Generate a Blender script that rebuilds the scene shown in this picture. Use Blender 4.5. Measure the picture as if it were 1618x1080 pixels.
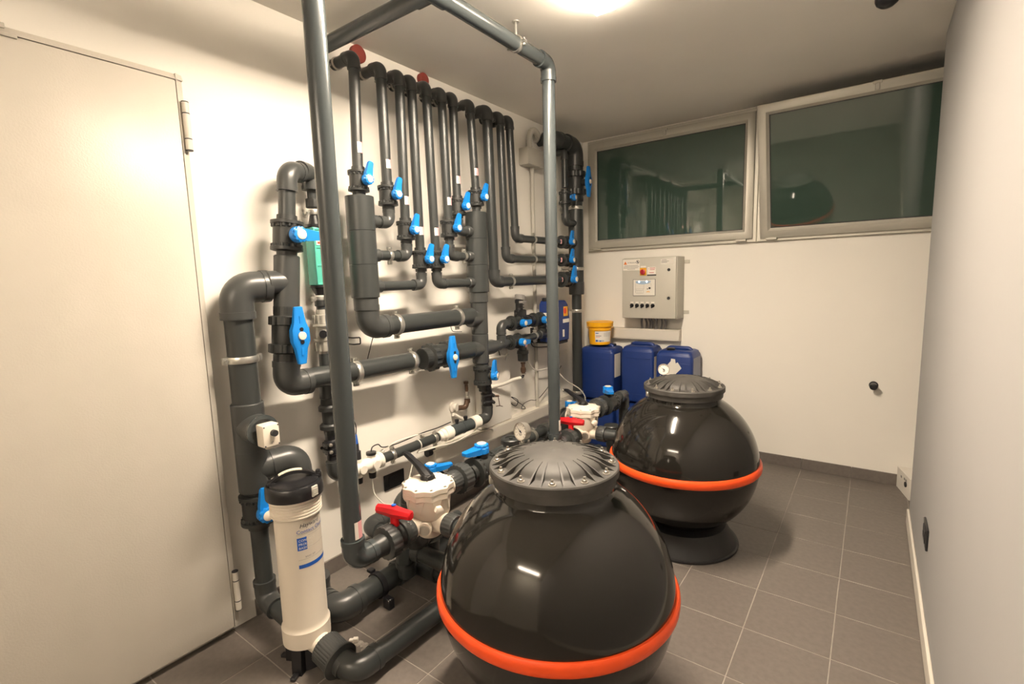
import bpy, bmesh, math, random
from mathutils import Vector as V, Matrix as M
random.seed(3)
C = bpy.context.scene.collection
for o in list(bpy.data.objects):
    bpy.data.objects.remove(o)

# ---------------------------------------------------------------- camera, world, light, exposure
cam = bpy.data.cameras.new('camera')
cam.sensor_width = 36.0
cam.lens = 778.69 * 36.0 / 1618.0
cam.clip_start = 0.02
cam_ob = bpy.data.objects.new('camera', cam)
C.objects.link(cam_ob)
YAW, PITCH, ROLL = -0.63303, 0.12774, -0.02867
fw = V((math.sin(-YAW) * -math.cos(PITCH), math.cos(YAW) * math.cos(PITCH), -math.sin(PITCH)))
r0 = V((math.cos(YAW), -math.sin(YAW), 0))
u0 = r0.cross(fw)
rt = math.cos(ROLL) * r0 + math.sin(ROLL) * u0
up = -math.sin(ROLL) * r0 + math.cos(ROLL) * u0
cm = M((rt, up, -fw)).transposed().to_4x4()
cm.translation = V((2.126, 0.0, 1.441))
cam_ob.matrix_world = cm
bpy.context.scene.camera = cam_ob

w = bpy.data.worlds.new('night')
bpy.context.scene.world = w
w.use_nodes = True
w.node_tree.nodes['Background'].inputs[0].default_value = (0.20, 0.27, 0.30, 1)
w.node_tree.nodes['Background'].inputs[1].default_value = 0.02

LAMP_NEAR = 435.0     # ceiling strip in view
LAMP_FAR = 85.0      # second strip at the back of the room, behind the camera
LAMP_COL = (1.0, 0.84, 0.66)
vs = bpy.context.scene.view_settings
vs.view_transform = 'Standard'
vs.look = 'None'
vs.exposure = 0.0
vs.gamma = 1.0
vs.use_curve_mapping = False

H = 2.604             # ceiling
W = 2.357             # right wall
YB = 4.029            # back wall
YP = 3.455            # where the right wall ends
Y0 = -2.1             # wall behind the camera

# ---------------------------------------------------------------- materials
MATS = {}
def lin(c):
    return tuple((x / 255 / 12.92) if x / 255 <= 0.04045 else ((x / 255 + 0.055) / 1.055) ** 2.4 for x in c)
def mat(name, col, rough=0.5, metal=0.0, var=0.06, vscale=8.0, bump=0.0, bscale=200.0, ior=1.5, emit=None, strength=0.0, coat=0.0, trans=0.0):
    m = bpy.data.materials.new(name)
    m.use_nodes = True
    nt = m.node_tree
    b = nt.nodes['Principled BSDF']
    b.inputs['Roughness'].default_value = rough
    b.inputs['Metallic'].default_value = metal
    b.inputs['IOR'].default_value = ior
    b.inputs['Coat Weight'].default_value = coat
    b.inputs['Transmission Weight'].default_value = trans
    tc = nt.nodes.new('ShaderNodeTexCoord')
    n = nt.nodes.new('ShaderNodeTexNoise')
    n.inputs['Scale'].default_value = vscale
    n.inputs['Detail'].default_value = 4
    nt.links.new(tc.outputs['Object'], n.inputs['Vector'])
    r = nt.nodes.new('ShaderNodeValToRGB')
    r.color_ramp.elements[0].position = 0.3
    r.color_ramp.elements[1].position = 0.7
    r.color_ramp.elements[0].color = tuple(x * (1 - var) for x in col) + (1,)
    r.color_ramp.elements[1].color = tuple(min(1, x * (1 + var)) for x in col) + (1,)
    nt.links.new(n.outputs['Fac'], r.inputs['Fac'])
    nt.links.new(r.outputs['Color'], b.inputs['Base Color'])
    if bump:
        n2 = nt.nodes.new('ShaderNodeTexNoise')
        n2.inputs['Scale'].default_value = bscale
        n2.inputs['Detail'].default_value = 3
        nt.links.new(tc.outputs['Object'], n2.inputs['Vector'])
        bp = nt.nodes.new('ShaderNodeBump')
        bp.inputs['Strength'].default_value = bump
        bp.inputs['Distance'].default_value = 0.002
        nt.links.new(n2.outputs['Fac'], bp.inputs['Height'])
        nt.links.new(bp.outputs['Normal'], b.inputs['Normal'])
    if emit:
        b.inputs['Emission Color'].default_value = emit + (1,)
        b.inputs['Emission Strength'].default_value = strength
    MATS[name] = m
    return m

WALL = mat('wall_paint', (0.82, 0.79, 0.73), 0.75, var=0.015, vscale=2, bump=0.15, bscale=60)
WALLR = mat('wall_paint_dimmed', (0.345, 0.34, 0.335), 0.75, var=0.015, vscale=2, bump=0.15, bscale=60)  # dimness of the right wall put into its paint colour
WALLB = mat('wall_paint_rear', (0.78, 0.75, 0.69), 0.75, var=0.015, vscale=2)
CEIL = mat('ceiling_paint', (0.86, 0.83, 0.77), 0.85, var=0.02, vscale=2, bump=0.1, bscale=80)
DOOR = mat('door_enamel', (0.56, 0.525, 0.465), 0.27, var=0.02, bump=0.30, bscale=160, ior=1.32)
TILE = mat('stoneware_tile', (0.142, 0.124, 0.110), 0.45, var=0.10, vscale=45, bump=0.12, bscale=240)
GROUT = mat('grout', (0.31, 0.285, 0.25), 0.9, var=0.12, vscale=20)
PVC = mat('grey_pvc', (0.033, 0.037, 0.037), 0.33, var=0.05, vscale=5)
PVCL = mat('grey_pvc_light', (0.050, 0.059, 0.062), 0.22, var=0.04, vscale=5)
FIT = mat('pvc_fitting', (0.044, 0.047, 0.047), 0.33, var=0.04, vscale=9)
VALVE = mat('valve_body_pvc', (0.024, 0.026, 0.0255), 0.40, var=0.05, vscale=12)
BLACK = mat('black_plastic', (0.012, 0.012, 0.014), 0.30, var=0.1)
BLACKM = mat('black_matt_plastic', (0.020, 0.020, 0.023), 0.6, var=0.1)
BLUE = mat('blue_handle', (0.006, 0.19, 0.60), 0.36, var=0.05)
RED = mat('red_handle', (0.62, 0.008, 0.014), 0.38, var=0.05)
DISC = mat('cream_disc', (0.72, 0.63, 0.52), 0.5, var=0.03)
ZINC = mat('zinc_steel', (0.62, 0.61, 0.57), 0.32, metal=0.9, var=0.08, vscale=30)
STEEL = mat('bolt_steel', (0.55, 0.52, 0.47), 0.35, metal=0.9, var=0.08)
BRASS = mat('old_brass', (0.085, 0.050, 0.032), 0.4, metal=0.35, var=0.2, vscale=40)
CREAM = mat('cream_abs', (0.76, 0.69, 0.59), 0.38, var=0.02)
WHITEP = mat('white_pvc', (0.78, 0.74, 0.66), 0.35, var=0.02)
TANK = mat('black_gelcoat', (0.013, 0.0118, 0.0100), 0.095, var=0.15, vscale=3, ior=1.5)
LID = mat('lid_plastic', (0.050, 0.047, 0.043), 0.60, var=0.35, vscale=14)
PEDESTAL = mat('pedestal_plastic', (0.018, 0.018, 0.019), 0.5, var=0.1, bump=0.2, bscale=300)
ORANGE = mat('orange_band', (0.88, 0.085, 0.012), 0.36, var=0.05, vscale=14)
CANBLUE = mat('blue_canister', (0.009, 0.032, 0.165), 0.42, var=0.06, bump=0.15, bscale=150)
YELLOW = mat('yellow_bucket', (0.98, 0.48, 0.010), 0.42, var=0.04)
CABINET = mat('cabinet_enamel', (0.50, 0.48, 0.42), 0.45, var=0.02, bump=0.05)
PAPER = mat('paper_label', (0.80, 0.76, 0.69), 0.6, var=0.02)
PINK = mat('pink_label', (0.72, 0.36, 0.37), 0.6, var=0.04)
INK = mat('dark_ink', (0.025, 0.03, 0.05), 0.6)
INKBLUE = mat('blue_ink', (0.012, 0.09, 0.42), 0.5)
INKGREY = mat('grey_ink', (0.22, 0.21, 0.20), 0.6)
WARN = mat('warning_orange', (0.70, 0.17, 0.02), 0.5)
SWYEL = mat('switch_yellow', (0.80, 0.38, 0.02), 0.45)
KNOBRED = mat('knob_red', (0.42, 0.015, 0.03), 0.4)
ALU = mat('window_aluminium', (0.50, 0.48, 0.42), 0.42, metal=0.25, var=0.03)
PANE = mat('obscured_glass', (0.044, 0.076, 0.060), 0.03, var=0.05, vscale=3, ior=1.9)
RUST = mat('red_fire_collar', (0.22, 0.035, 0.025), 0.7, var=0.1)
TEAL = mat('teal_clear_plastic', (0.10, 0.50, 0.40), 0.25, var=0.04, trans=0.15)
CLEAR = mat('smoky_clear_pvc', (0.45, 0.43, 0.38), 0.25, var=0.05, trans=0.3)
CONDUIT = mat('grey_conduit', (0.48, 0.46, 0.41), 0.5, var=0.03)
TRUNK = mat('white_trunking', (0.66, 0.62, 0.55), 0.55, var=0.02)
CABLEW = mat('white_cable', (0.66, 0.63, 0.57), 0.5)
CABLEK = mat('black_cable', (0.015, 0.014, 0.014), 0.5)
HANDPAD = mat('pale_handle_pad', (0.62, 0.58, 0.47), 0.5)
LED = mat('blue_white_led', (0.6, 0.7, 0.9), 0.4, emit=(0.75, 0.85, 1.0), strength=7.0)
SCREEN = mat('panel_print_blue', (0.35, 0.47, 0.60), 0.4)
DIFF = mat('lamp_diffuser', (0.9, 0.88, 0.82), 0.5, emit=LAMP_COL, strength=LAMP_NEAR)
LAMPSIDE = mat('lamp_side_added_glow', (0.85, 0.82, 0.75), 0.5, emit=LAMP_COL, strength=56.0)  # light leaking at the sides, glow added all round to lift the ceiling
DIFF2 = mat('lamp_diffuser_rear', (0.9, 0.88, 0.82), 0.5, emit=LAMP_COL, strength=LAMP_FAR)
RED2 = mat('hazard_red', (0.70, 0.06, 0.03), 0.5)
SHEETW = mat('carton_white', (0.70, 0.67, 0.61), 0.6, var=0.03)
GREYBAND = mat('translucent_stripe', (0.20, 0.22, 0.30), 0.45)
DUST = mat('plaster_dust', (0.34, 0.31, 0.275), 0.95, var=0.25, vscale=60)

# ---------------------------------------------------------------- mesh helpers
AX = {'x': V((1, 0, 0)), 'y': V((0, 1, 0)), 'z': V((0, 0, 1))}
X, Y, Z = AX['x'], AX['y'], AX['z']
def frame(d):
    d = d.normalized()
    a = Z if abs(d.z) < 0.9 else X
    u = a.cross(d).normalized()
    return u, d.cross(u)
def loft(bm, rings, cap0=True, cap1=True, closed=True):
    vr = [[bm.verts.new(p) for p in r] for r in rings]
    n = len(rings[0])
    for a, b in zip(vr, vr[1:]):
        for i in range(n if closed else n - 1):
            j = (i + 1) % n
            bm.faces.new((a[i], a[j], b[j], b[i]))
    if cap0:
        bm.faces.new(list(reversed(vr[0])))
    if cap1:
        bm.faces.new(vr[-1])
    return vr
def lathe(bm, o, d, prof, seg=24, mod=None, cap0=True, cap1=True, uv=None):
    """prof: (height along d, radius[, mod amplitude]); mod = (teeth, phase)"""
    d = V(d).normalized()
    o = V(o)
    u, v = uv if uv else frame(d)
    rings = []
    for pr in prof:
        h, r = pr[0], pr[1]
        amp = pr[2] if len(pr) > 2 else 0.0
        ring = []
        for i in range(seg):
            a = 2 * math.pi * i / seg
            rr = r
            if amp and mod:
                k = seg // mod
                rr = r * (1 + amp * (1 if (i % k) < (k + 1) // 2 else -1))
            ring.append(o + d * h + (u * math.cos(a) + v * math.sin(a)) * rr)
        rings.append(ring)
    loft(bm, rings, cap0, cap1)
def cyl(bm, p, q, r, seg=18, r2=None):
    p, q = V(p), V(q)
    lathe(bm, p, q - p, [(0, r), ((q - p).length, r if r2 is None else r2)], seg)
def sweep(bm, pts, r, seg=14):
    pts = [V(p) for p in pts]
    n = len(pts)
    T = []
    for i in range(n):
        a = pts[max(i - 1, 0)]
        b = pts[min(i + 1, n - 1)]
        T.append((b - a).normalized())
    u, v = frame(T[0])
    rings = []
    for i in range(n):
        if i:
            q = T[i - 1].rotation_difference(T[i])
            u = q @ u
            v = q @ v
        rr = r[i] if isinstance(r, (list, tuple)) else r
        rings.append([pts[i] + (u * math.cos(2 * math.pi * k / seg) + v * math.sin(2 * math.pi * k / seg)) * rr for k in range(seg)])
    loft(bm, rings)
def rounded(pts, R, n=7):
    pts = [V(p) for p in pts]
    out = [pts[0]]
    for i in range(1, len(pts) - 1):
        a, c, b = pts[i - 1], pts[i], pts[i + 1]
        da, db = (a - c), (b - c)
        rr = min(R, da.length * 0.499, db.length * 0.499)
        p, q = c + da.normalized() * rr, c + db.normalized() * rr
        for k in range(n + 1):
            t = k / n
            # quarter-circle like blend (rational quadratic)
            w0, w1, w2 = (1 - t) ** 2, 2 * t * (1 - t) * 0.7071, t * t
            out.append((p * w0 + c * w1 + q * w2) / (w0 + w1 + w2))
    out.append(pts[-1])
    return out
def spline(pts, n=6):
    pts = [V(p) for p in pts]
    P = [pts[0]] + pts + [pts[-1]]
    out = []
    for i in range(1, len(P) - 2):
        for k in range(n):
            t = k / n
            a, b, c, d = P[i - 1], P[i], P[i + 1], P[i + 2]
            out.append(0.5 * ((2 * b) + (c - a) * t + (2 * a - 5 * b + 4 * c - d) * t * t + (3 * b - a - 3 * c + d) * t ** 3))
    out.append(pts[-1])
    return out
def box(bm, c, s, bev=0.0, axes=None, segs=2):
    c = V(c)
    ax = axes or (X, Y, Z)
    vs_ = {}
    for i in (-1, 1):
        for j in (-1, 1):
            for k in (-1, 1):
                vs_[(i, j, k)] = bm.verts.new(c + ax[0] * (i * s[0] / 2) + ax[1] * (j * s[1] / 2) + ax[2] * (k * s[2] / 2))
    F = [((-1, -1, -1), (-1, -1, 1), (-1, 1, 1), (-1, 1, -1)), ((1, -1, -1), (1, 1, -1), (1, 1, 1), (1, -1, 1)),
         ((-1, -1, -1), (1, -1, -1), (1, -1, 1), (-1, -1, 1)), ((-1, 1, -1), (-1, 1, 1), (1, 1, 1), (1, 1, -1)),
         ((-1, -1, -1), (-1, 1, -1), (1, 1, -1), (1, -1, -1)), ((-1, -1, 1), (1, -1, 1), (1, 1, 1), (-1, 1, 1))]
    fs = [bm.faces.new([vs_[q] for q in f]) for f in F]
    if bev:
        es = list({e for f in fs for e in f.edges})
        bmesh.ops.bevel(bm, geom=es, offset=bev, segments=segs, profile=0.5, affect='EDGES')
def box2(bm, lo, hi, bev=0.0, segs=2):
    lo, hi = V(lo), V(hi)
    box(bm, (lo + hi) / 2, hi - lo, bev, None, segs)
def prism(bm, outline, d):
    """outline: world points of a flat polygon, extruded by vector d"""
    a = [V(p) for p in outline]
    d = V(d)
    loft(bm, [a, [p + d for p in a]])
def new():
    return bmesh.new()

# ---------------------------------------------------------------- scene tree helpers
BASE = {}
def thing(name, label, cat, loc=(0, 0, 0), group=None):
    o = bpy.data.objects.new(name, None)
    o.empty_display_size = 0.05
    C.objects.link(o)
    o.location = loc
    o['label'] = label
    o['category'] = cat
    if group:
        o['group'] = group
    BASE[o.name] = V(loc)
    return o
def part(name, bm, m, parent=None, label=None, base=None, smooth=0.62):
    b = BASE[parent.name] if parent else V(base or (0, 0, 0))
    bmesh.ops.recalc_face_normals(bm, faces=bm.faces)
    for e in bm.edges:
        if len(e.link_faces) == 2 and e.calc_face_angle(0) > smooth:
            e.smooth = False
    for f in bm.faces:
        f.smooth = True
    bmesh.ops.translate(bm, verts=bm.verts, vec=-b)
    me = bpy.data.meshes.new(name)
    bm.to_mesh(me)
    bm.free()
    for q in (m if isinstance(m, (list, tuple)) else [m]):
        me.materials.append(q)
    o = bpy.data.objects.new(name, me)
    C.objects.link(o)
    if parent:
        o.parent = parent
    else:
        o.location = b
    BASE[o.name] = b
    if label:
        o['label'] = label
    return o
def solo(name, bm, m, label, cat, base=(0, 0, 0), group=None):
    o = part(name, bm, m, None, label, base)
    o['category'] = cat
    if group:
        o['group'] = group
    return o
def structure(o):
    o['kind'] = 'structure'
    return o
def text(s, name, size, origin, R, U, m, parent, curve=None, shear=0.0, align='LEFT', thick=0.0004):
    cu = bpy.data.curves.new('t', 'FONT')
    cu.body = s
    cu.size = size
    cu.shear = shear
    cu.align_x = align
    cu.resolution_u = 2
    ob = bpy.data.objects.new('t', cu)
    C.objects.link(ob)
    dg = bpy.context.evaluated_depsgraph_get()
    me = bpy.data.meshes.new_from_object(ob.evaluated_get(dg))
    bpy.data.objects.remove(ob)
    bm = bmesh.new()
    bm.from_mesh(me)
    bpy.data.meshes.remove(me)
    origin, R, U = V(origin), V(R).normalized(), V(U).normalized()
    N = R.cross(U)
    for v in bm.verts:
        x, y = v.co.x, v.co.y
        if curve:
            c, r, a0 = curve
            a = a0 + x / r
            v.co = V(c) + V((math.cos(a) * r, math.sin(a) * r, y))
        else:
            v.co = origin + R * x + U * y + N * thick
    b = BASE[parent.name]
    bmesh.ops.translate(bm, verts=bm.verts, vec=-b)
    me = bpy.data.meshes.new(name)
    bm.to_mesh(me)
    bm.free()
    me.materials.append(m)
    o = bpy.data.objects.new(name, me)
    C.objects.link(o)
    o.parent = parent
    BASE[o.name] = b
    return o

# ---------------------------------------------------------------- pipe vocabulary
def add_pipe(t, p, q, r, m=None, name='pipe', seg=20):
    bm = new()
    cyl(bm, p, q, r, seg)
    return part(name, bm, m or PVC, t)
def add_elbow(t, c, d1, d2, r, arm=None, m=None, k=1.17):
    c, d1, d2 = V(c), V(d1).normalized(), V(d2).normalized()
    arm = arm or r * 2.6
    bm = new()
    sweep(bm, rounded([c + d1 * arm, c, c + d2 * arm], arm * 0.72, 9), r * k, 20)
    for d in (d1, d2):
        e = c + d * arm
        lathe(bm, e - d * arm * 0.22, d, [(0, r * k), (0, r * k * 1.05), (arm * 0.24, r * k * 1.05), (arm * 0.24, r * 1.01)], 20)
    return part('elbow', bm, m or FIT, t)
def add_sleeve(t, p, q, r, name='socket', m=None, lip=True):
    p, q = V(p), V(q)
    L = (q - p).length
    b = 0.0016 if name == 'header_section' else min(0.004, L * 0.2)
    bm = new()
    lathe(bm, p, q - p, [(0, r - b), (b, r), (L - b, r), (L, r - b)], 28)
    return part(name, bm, m or FIT, t)
def add_tee(t, c, axis, L, bd, Lb, r, m=None):
    """straight body along axis (half length L) with one branch along bd (length Lb)"""
    c, axis, bd = V(c), V(axis).normalized(), V(bd).normalized()
    bm = new()
    b = 0.004
    lathe(bm, c - axis * L, axis, [(0, r - b), (b, r), (2 * L - b, r), (2 * L, r - b)], 28)
    lathe(bm, c, bd, [(0, r * 0.97), (Lb - b, r * 0.97), (Lb, r * 0.97 - b)], 28)
    return part('tee', bm, m or FIT, t)
def add_clamp(t, c, axis, r, wall=None, ears=None):
    """steel band with two ears and a threaded stud to the wall or ceiling (point wall)"""
    c, axis = V(c), V(axis).normalized()
    n = (V(wall) - c).normalized() if wall is not None else X
    e = V(ears) if ears is not None else axis.cross(n).normalized()
    bm = new()
    wd = 0.010 if r < 0.035 else 0.013
    lathe(bm, c - axis * wd, axis, [(0, r * 1.01), (0, r * 1.10), (wd * 0.5, r * 1.15), (wd * 1.5, r * 1.15), (2 * wd, r * 1.10), (2 * wd, r * 1.01)], 24)
    side = axis.cross(e).normalized()
    for s in (-1, 1):
        p = c + e * s * (r * 1.12 + 0.008)
        box(bm, p + side * 0.004, (0.018, 0.004, 2 * wd), 0, (e, side, axis))
        box(bm, p - side * 0.004, (0.018, 0.004, 2 * wd), 0, (e, side, axis))
        cyl(bm, p - side * 0.016, p + side * 0.016, 0.0035, 8)
        lathe(bm, p + side * 0.010, side, [(0, 0.0065), (0.006, 0.0065)], 6)
    if wall is not None:
        cyl(bm, c + n * r, V(wall), 0.005, 8)
        lathe(bm, V(wall) - n * 0.004, n, [(0, 0.016), (0.004, 0.018)], 12)
    return part('pipe_clamp', bm, ZINC, t)
def add_sticker(t, c, r, h, a0, a1, split=0.55):
    """printed paper flag wrapped on a vertical pipe: pale strip with a pink half"""
    bm = new()
    n = 8
    c = V(c)
    rows = []
    for k in range(n + 1):
        a = a0 + (a1 - a0) * k / n
        d = V((math.cos(a), math.sin(a), 0)) * (r + 0.0008)
        rows.append((bm.verts.new(c + d - Z * h / 2), bm.verts.new(c + d + Z * h / 2)))
    for k in range(n):
        f = bm.faces.new((rows[k][0], rows[k + 1][0], rows[k + 1][1], rows[k][1]))
        f.material_index = 1 if (k + 0.5) / n > split else 0
    return part('sticker', bm, [PAPER, PINK], t, 'white and pink paper sticker')

def ball_valve(label, c, d, n, l, r, group, m=VALVE, lever=True):
    """union ball valve: body, two ribbed union nuts, blue lever with cream cap. d flow axis, n spindle, l lever direction"""
    c, d, n = V(c), V(d).normalized(), V(n).normalized()
    l = V(l)
    l = (l - n * l.dot(n)).normalized()
    t = thing('ball_valve', label, 'valve', c, group)
    bm = new()
    uv = frame(d)
    lathe(bm, c, d, [(-2.6 * r, 1.22 * r), (-1.8 * r, 1.25 * r), (-1.8 * r, 1.2 * r), (-1.2 * r, 1.68 * r), (1.2 * r, 1.68 * r), (1.8 * r, 1.2 * r), (1.8 * r, 1.25 * r), (2.6 * r, 1.22 * r)], 24)
    cyl(bm, c, c + n * 2.3 * r, 0.75 * r, 16)
    part('body', bm, m, t)
    for s in (-1, 1):
        bm = new()
        lathe(bm, c + d * s * 1.0 * r, d * s, [(0, 1.70 * r), (0.08 * r, 1.80 * r, 0.055), (0.42 * r, 1.80 * r, 0.055), (0.46 * r, 1.95 * r), (0.85 * r, 1.95 * r), (1.0 * r, 1.35 * r)], 64, 16)
        part('union_nut', bm, m, t)
    bm = new()
    lathe(bm, c + n * 2.1 * r, n, [(0, 0.75 * r), (0.15 * r, 1.0 * r), (0.85 * r, 1.0 * r), (0.9 * r, 0.92 * r, 0.06), (1.25 * r, 0.92 * r, 0.06), (1.35 * r, 0.75 * r)], 40, 10)
    s = n.cross(l)
    p0 = c + n * 2.25 * r
    out = []
    for (a, wd, h0, h1) in ((-0.3, 0.72, 0.0, 0.85), (1.1, 0.74, 0.0, 0.8), (2.2, 0.60, 0.15, 0.8), (3.1, 0.52, 0.3, 0.85), (3.35, 0.36, 0.4, 0.8)):
        q = p0 + l * a * r
        out.append([q + s * wd * r + n * h0 * r, q + s * wd * r + n * h1 * r, q - s * wd * r + n * h1 * r, q - s * wd * r + n * h0 * r])
    loft(bm, out)
    h = part('handle', bm, BLUE, t, 'blue lever handle')
    bm = new()
    lathe(bm, c + n * 3.4 * r, n, [(0, 0.62 * r), (0.12 * r, 0.62 * r), (0.18 * r, 0.52 * r)], 20)
    part('handle_cap', bm, DISC, h, 'cream round cap')
    return t
def big_valve(label, c, d, n, l, r, group, half=0.118):
    """large union valve: coarse ribbed nuts, long diamond handle turned along l"""
    c, d, n = V(c), V(d).normalized(), V(n).normalized()
    l = V(l)
    l = (l - n * l.dot(n)).normalized()
    t = thing('union_valve', label, 'valve', c, group)
    bm = new()
    lathe(bm, c, d, [(-2.9 * r, 1.22 * r, 0.0), (-2.0 * r, 1.25 * r, 0.0), (-1.7 * r, 1.3 * r), (-1.2 * r, 1.42 * r), (1.2 * r, 1.42 * r), (1.7 * r, 1.3 * r), (2.0 * r, 1.25 * r), (2.9 * r, 1.22 * r)], 32)
    for s in (-1, 1):
        lathe(bm, c + d * s * 2.05 * r, d * s, [(0, 1.25 * r, 0.015), (0.8 * r, 1.25 * r, 0.015)], 72, 24)
    cyl(bm, c, c + n * 2.2 * r, 0.55 * r, 16)
    part('body', bm, VALVE, t)
    for s in (-1, 1):
        bm = new()
        lathe(bm, c + d * s * 0.95 * r, d * s, [(0, 1.55 * r), (0.05 * r, 1.66 * r, 0.035), (0.85 * r, 1.66 * r, 0.035), (0.95 * r, 1.45 * r)], 72, 12)
        part('union_nut', bm, VALVE, t)
    sd = n.cross(l)
    p0 = c + n * 2.15 * r
    bm = new()
    secs = [(-1.0, 0.013, 0.010, 0.020), (-0.98, 0.017, 0.006, 0.022), (-0.45, 0.026, 0.003, 0.025), (-0.2, 0.037, 0.0, 0.028), (0.2, 0.037, 0.0, 0.028), (0.45, 0.026, 0.003, 0.025), (0.98, 0.017, 0.006, 0.022), (1.0, 0.013, 0.010, 0.020)]
    out = []
    for a, wd, h0, h1 in secs:
        q = p0 + l * a * half
        out.append([q + sd * wd + n * h0, q + sd * wd + n * (h1 - 0.004), q + sd * wd * 0.75 + n * h1, q - sd * wd * 0.75 + n * h1, q - sd * wd + n * (h1 - 0.004), q - sd * wd + n * h0])
    loft(bm, out)
    for a in (-0.55, 0.55):
        box(bm, p0 + l * a * half + n * 0.0255, (0.008, 0.030, 0.004), 0, (sd, l, n))
    h = part('handle', bm, BLUE, t, 'long blue diamond handle')
    bm = new()
    lathe(bm, p0 + n * 0.026, n, [(0, 0.0165), (0.008, 0.0165), (0.009, 0.013)], 20)
    part('handle_cap', bm, DISC, h, 'cream round cap')
    bm = new()
    for a in (-0.22, 0.22):
        cyl(bm, p0 + l * a * half + n * 0.024, p0 + l * a * half + n * 0.0295, 0.0085, 12)
    part('handle_slot', bm, BLACK, h, 'dark keyhole slots')
    return t

# ================================================================ ROOM
bm = new()
box2(bm, (-0.1, Y0 - 0.1, -0.12), (3.4, YB + 0.1, -0.0016))
floor = structure(part('floor', bm, GROUT))
TX, TY, T = 1.7677, 2.6297, 0.300
bm = new()
g = 0.0017
box2(bm, (g, g, -0.012), (T - g, T - g, 0.0), 0.0012, 1)
full = None
def tile_at(x0, x1, y0, y1, zoff):
    global full
    if x1 - x0 > T - 1e-4 and y1 - y0 > T - 1e-4 and full:
        o = bpy.data.objects.new('tile', full)
        C.objects.link(o)
        o.parent = floor
        o.location = (x0, y0, zoff)
        BASE[o.name] = V((x0, y0, zoff))
        return
    b = new()
    box2(b, (g, g, -0.012), (x1 - x0 - g, y1 - y0 - g, 0.0), 0.0012, 1)
    o = part('tile', b, TILE)
    o.parent = floor
    o.location = (x0, y0, zoff)
    if x1 - x0 > T - 1e-4 and y1 - y0 > T - 1e-4:
        full = o.data
for i in range(-6, 6):
    for j in range(-16, 5):
        x0, x1 = max(TX + i * T, 0.0), min(TX + (i + 1) * T, 3.3)
        y0, y1 = max(TY + j * T, Y0), min(TY + (j + 1) * T, YB)
        if x1 - x0 < 0.02 or y1 - y0 < 0.02:
            continue
        if x0 > W + 0.02 and y1 < YP:
            continue
        tile_at(x0, x1, y0, y1, random.uniform(-0.0006, 0.0))

bm = new()
box2(bm, (-0.1, Y0 - 0.1, H), (3.4, YB + 0.1, H + 0.1))
structure(part('ceiling', bm, CEIL))
bm = new()
box2(bm, (-0.12, Y0 - 0.1, -0.05), (0, YB + 0.15, H))
structure(part('wall_left', bm, WALL))
bm = new()
box2(bm, (0, Y0 - 0.12, -0.05), (W, Y0, H))
structure(part('wall_rear', bm, WALLB))
bm = new()
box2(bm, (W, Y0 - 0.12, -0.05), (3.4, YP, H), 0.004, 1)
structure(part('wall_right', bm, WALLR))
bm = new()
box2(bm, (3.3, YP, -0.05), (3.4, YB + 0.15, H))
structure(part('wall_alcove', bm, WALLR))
# back wall with the opening for the two windows
OX0, OX1, OZ0, OZ1 = 0.085, 2.92, 1.680, 2.585
bm = new()
box2(bm, (0, YB, -0.05), (3.3, YB + 0.12, OZ0))
box2(bm, (0, YB, OZ1), (3.3, YB + 0.12, H))
box2(bm, (0, YB, OZ0), (OX0, YB + 0.12, OZ1))
box2(bm, (OX1, YB, OZ0), (3.3, YB + 0.12, OZ1))
structure(part('wall_back', bm, WALL))

# skirting tiles
def skirting(name, pieces, m, label=None):
    o = bpy.data.objects.new(name, None)
    C.objects.link(o)
    o['kind'] = 'structure'
    BASE[o.name] = V((0, 0, 0))
    for lo, hi in pieces:
        b = new()
        box2(b, lo, hi, 0.0015, 1)
        part('tile', b, m, o)
    return o
ps = []
y = 0.93
while y < YB - 0.02:
    y1 = min(TY + math.ceil((y - TY) / T + 0.01) * T, YB)
    ps.append(((0.0, y + 0.001, 0.0), (0.010, y1 - 0.001, 0.078)))
    y = y1
skirting('baseboard_left', ps, TILE)
ps = []
x = 0.011
while x < 3.28:
    x1 = min(TX + math.ceil((x - TX) / T + 0.01) * T, 3.3)
    ps.append(((x + 0.001, YB - 0.010, 0.0), (x1 - 0.001, YB, 0.078)))
    x = x1
skirting('baseboard_back', ps, TILE)
bm = new()
box2(bm, (W - 0.012, Y0, 0.004), (W, YP - 0.004, 0.080), 0.002, 1)
structure(part('baseboard_right', bm, TRUNK))
bm = new()
box2(bm, (W - 0.0128, Y0, 0.0), (W, YP - 0.004, 0.006))
structure(part('trim_1', bm, TILE))

# ---------------------------------------------------------------- door in the left wall
o = bpy.data.objects.new('door_1', None)
C.objects.link(o)
o['kind'] = 'structure'
BASE['door_1'] = V((0, 0, 0))
bm = new()
box2(bm, (0.004, -0.12, 0.035), (0.050, 0.822, 2.188), 0.006, 2)
part('door_panel', bm, DOOR, o)
bm = new()
prism(bm, [(0.012, 0.846, 0.035), (0.036, 0.846, 0.035), (0.049, 0.823, 0.035), (0.012, 0.823, 0.035)], (0, 0, 2.176))
prism(bm, [(0.012, -0.12, 2.212), (0.036, -0.12, 2.212), (0.049, -0.12, 2.190), (0.012, -0.12, 2.190)], (0, 0.966, 0))
part('door_edge', bm, DOOR, o)
for z0 in (1.945, 0.105):
    bm = new()
    c = V((0.054, 0.842, z0))
    cyl(bm, c, c + Z * 0.170, 0.0115, 16)
    hg = part('hinge', bm, DOOR, o)
    bm = new()
    for h in (0.0, 0.040, 0.130, 0.170):
        cyl(bm, c + Z * (h - 0.0018), c + Z * (h + 0.0018), 0.0122, 16)
    part('hinge_ring', bm, BLACKM, hg)
bm = new()
box2(bm, (0.050, 0.33, 2.180), (0.056, 0.41, 2.192), 0.001, 1)
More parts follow.
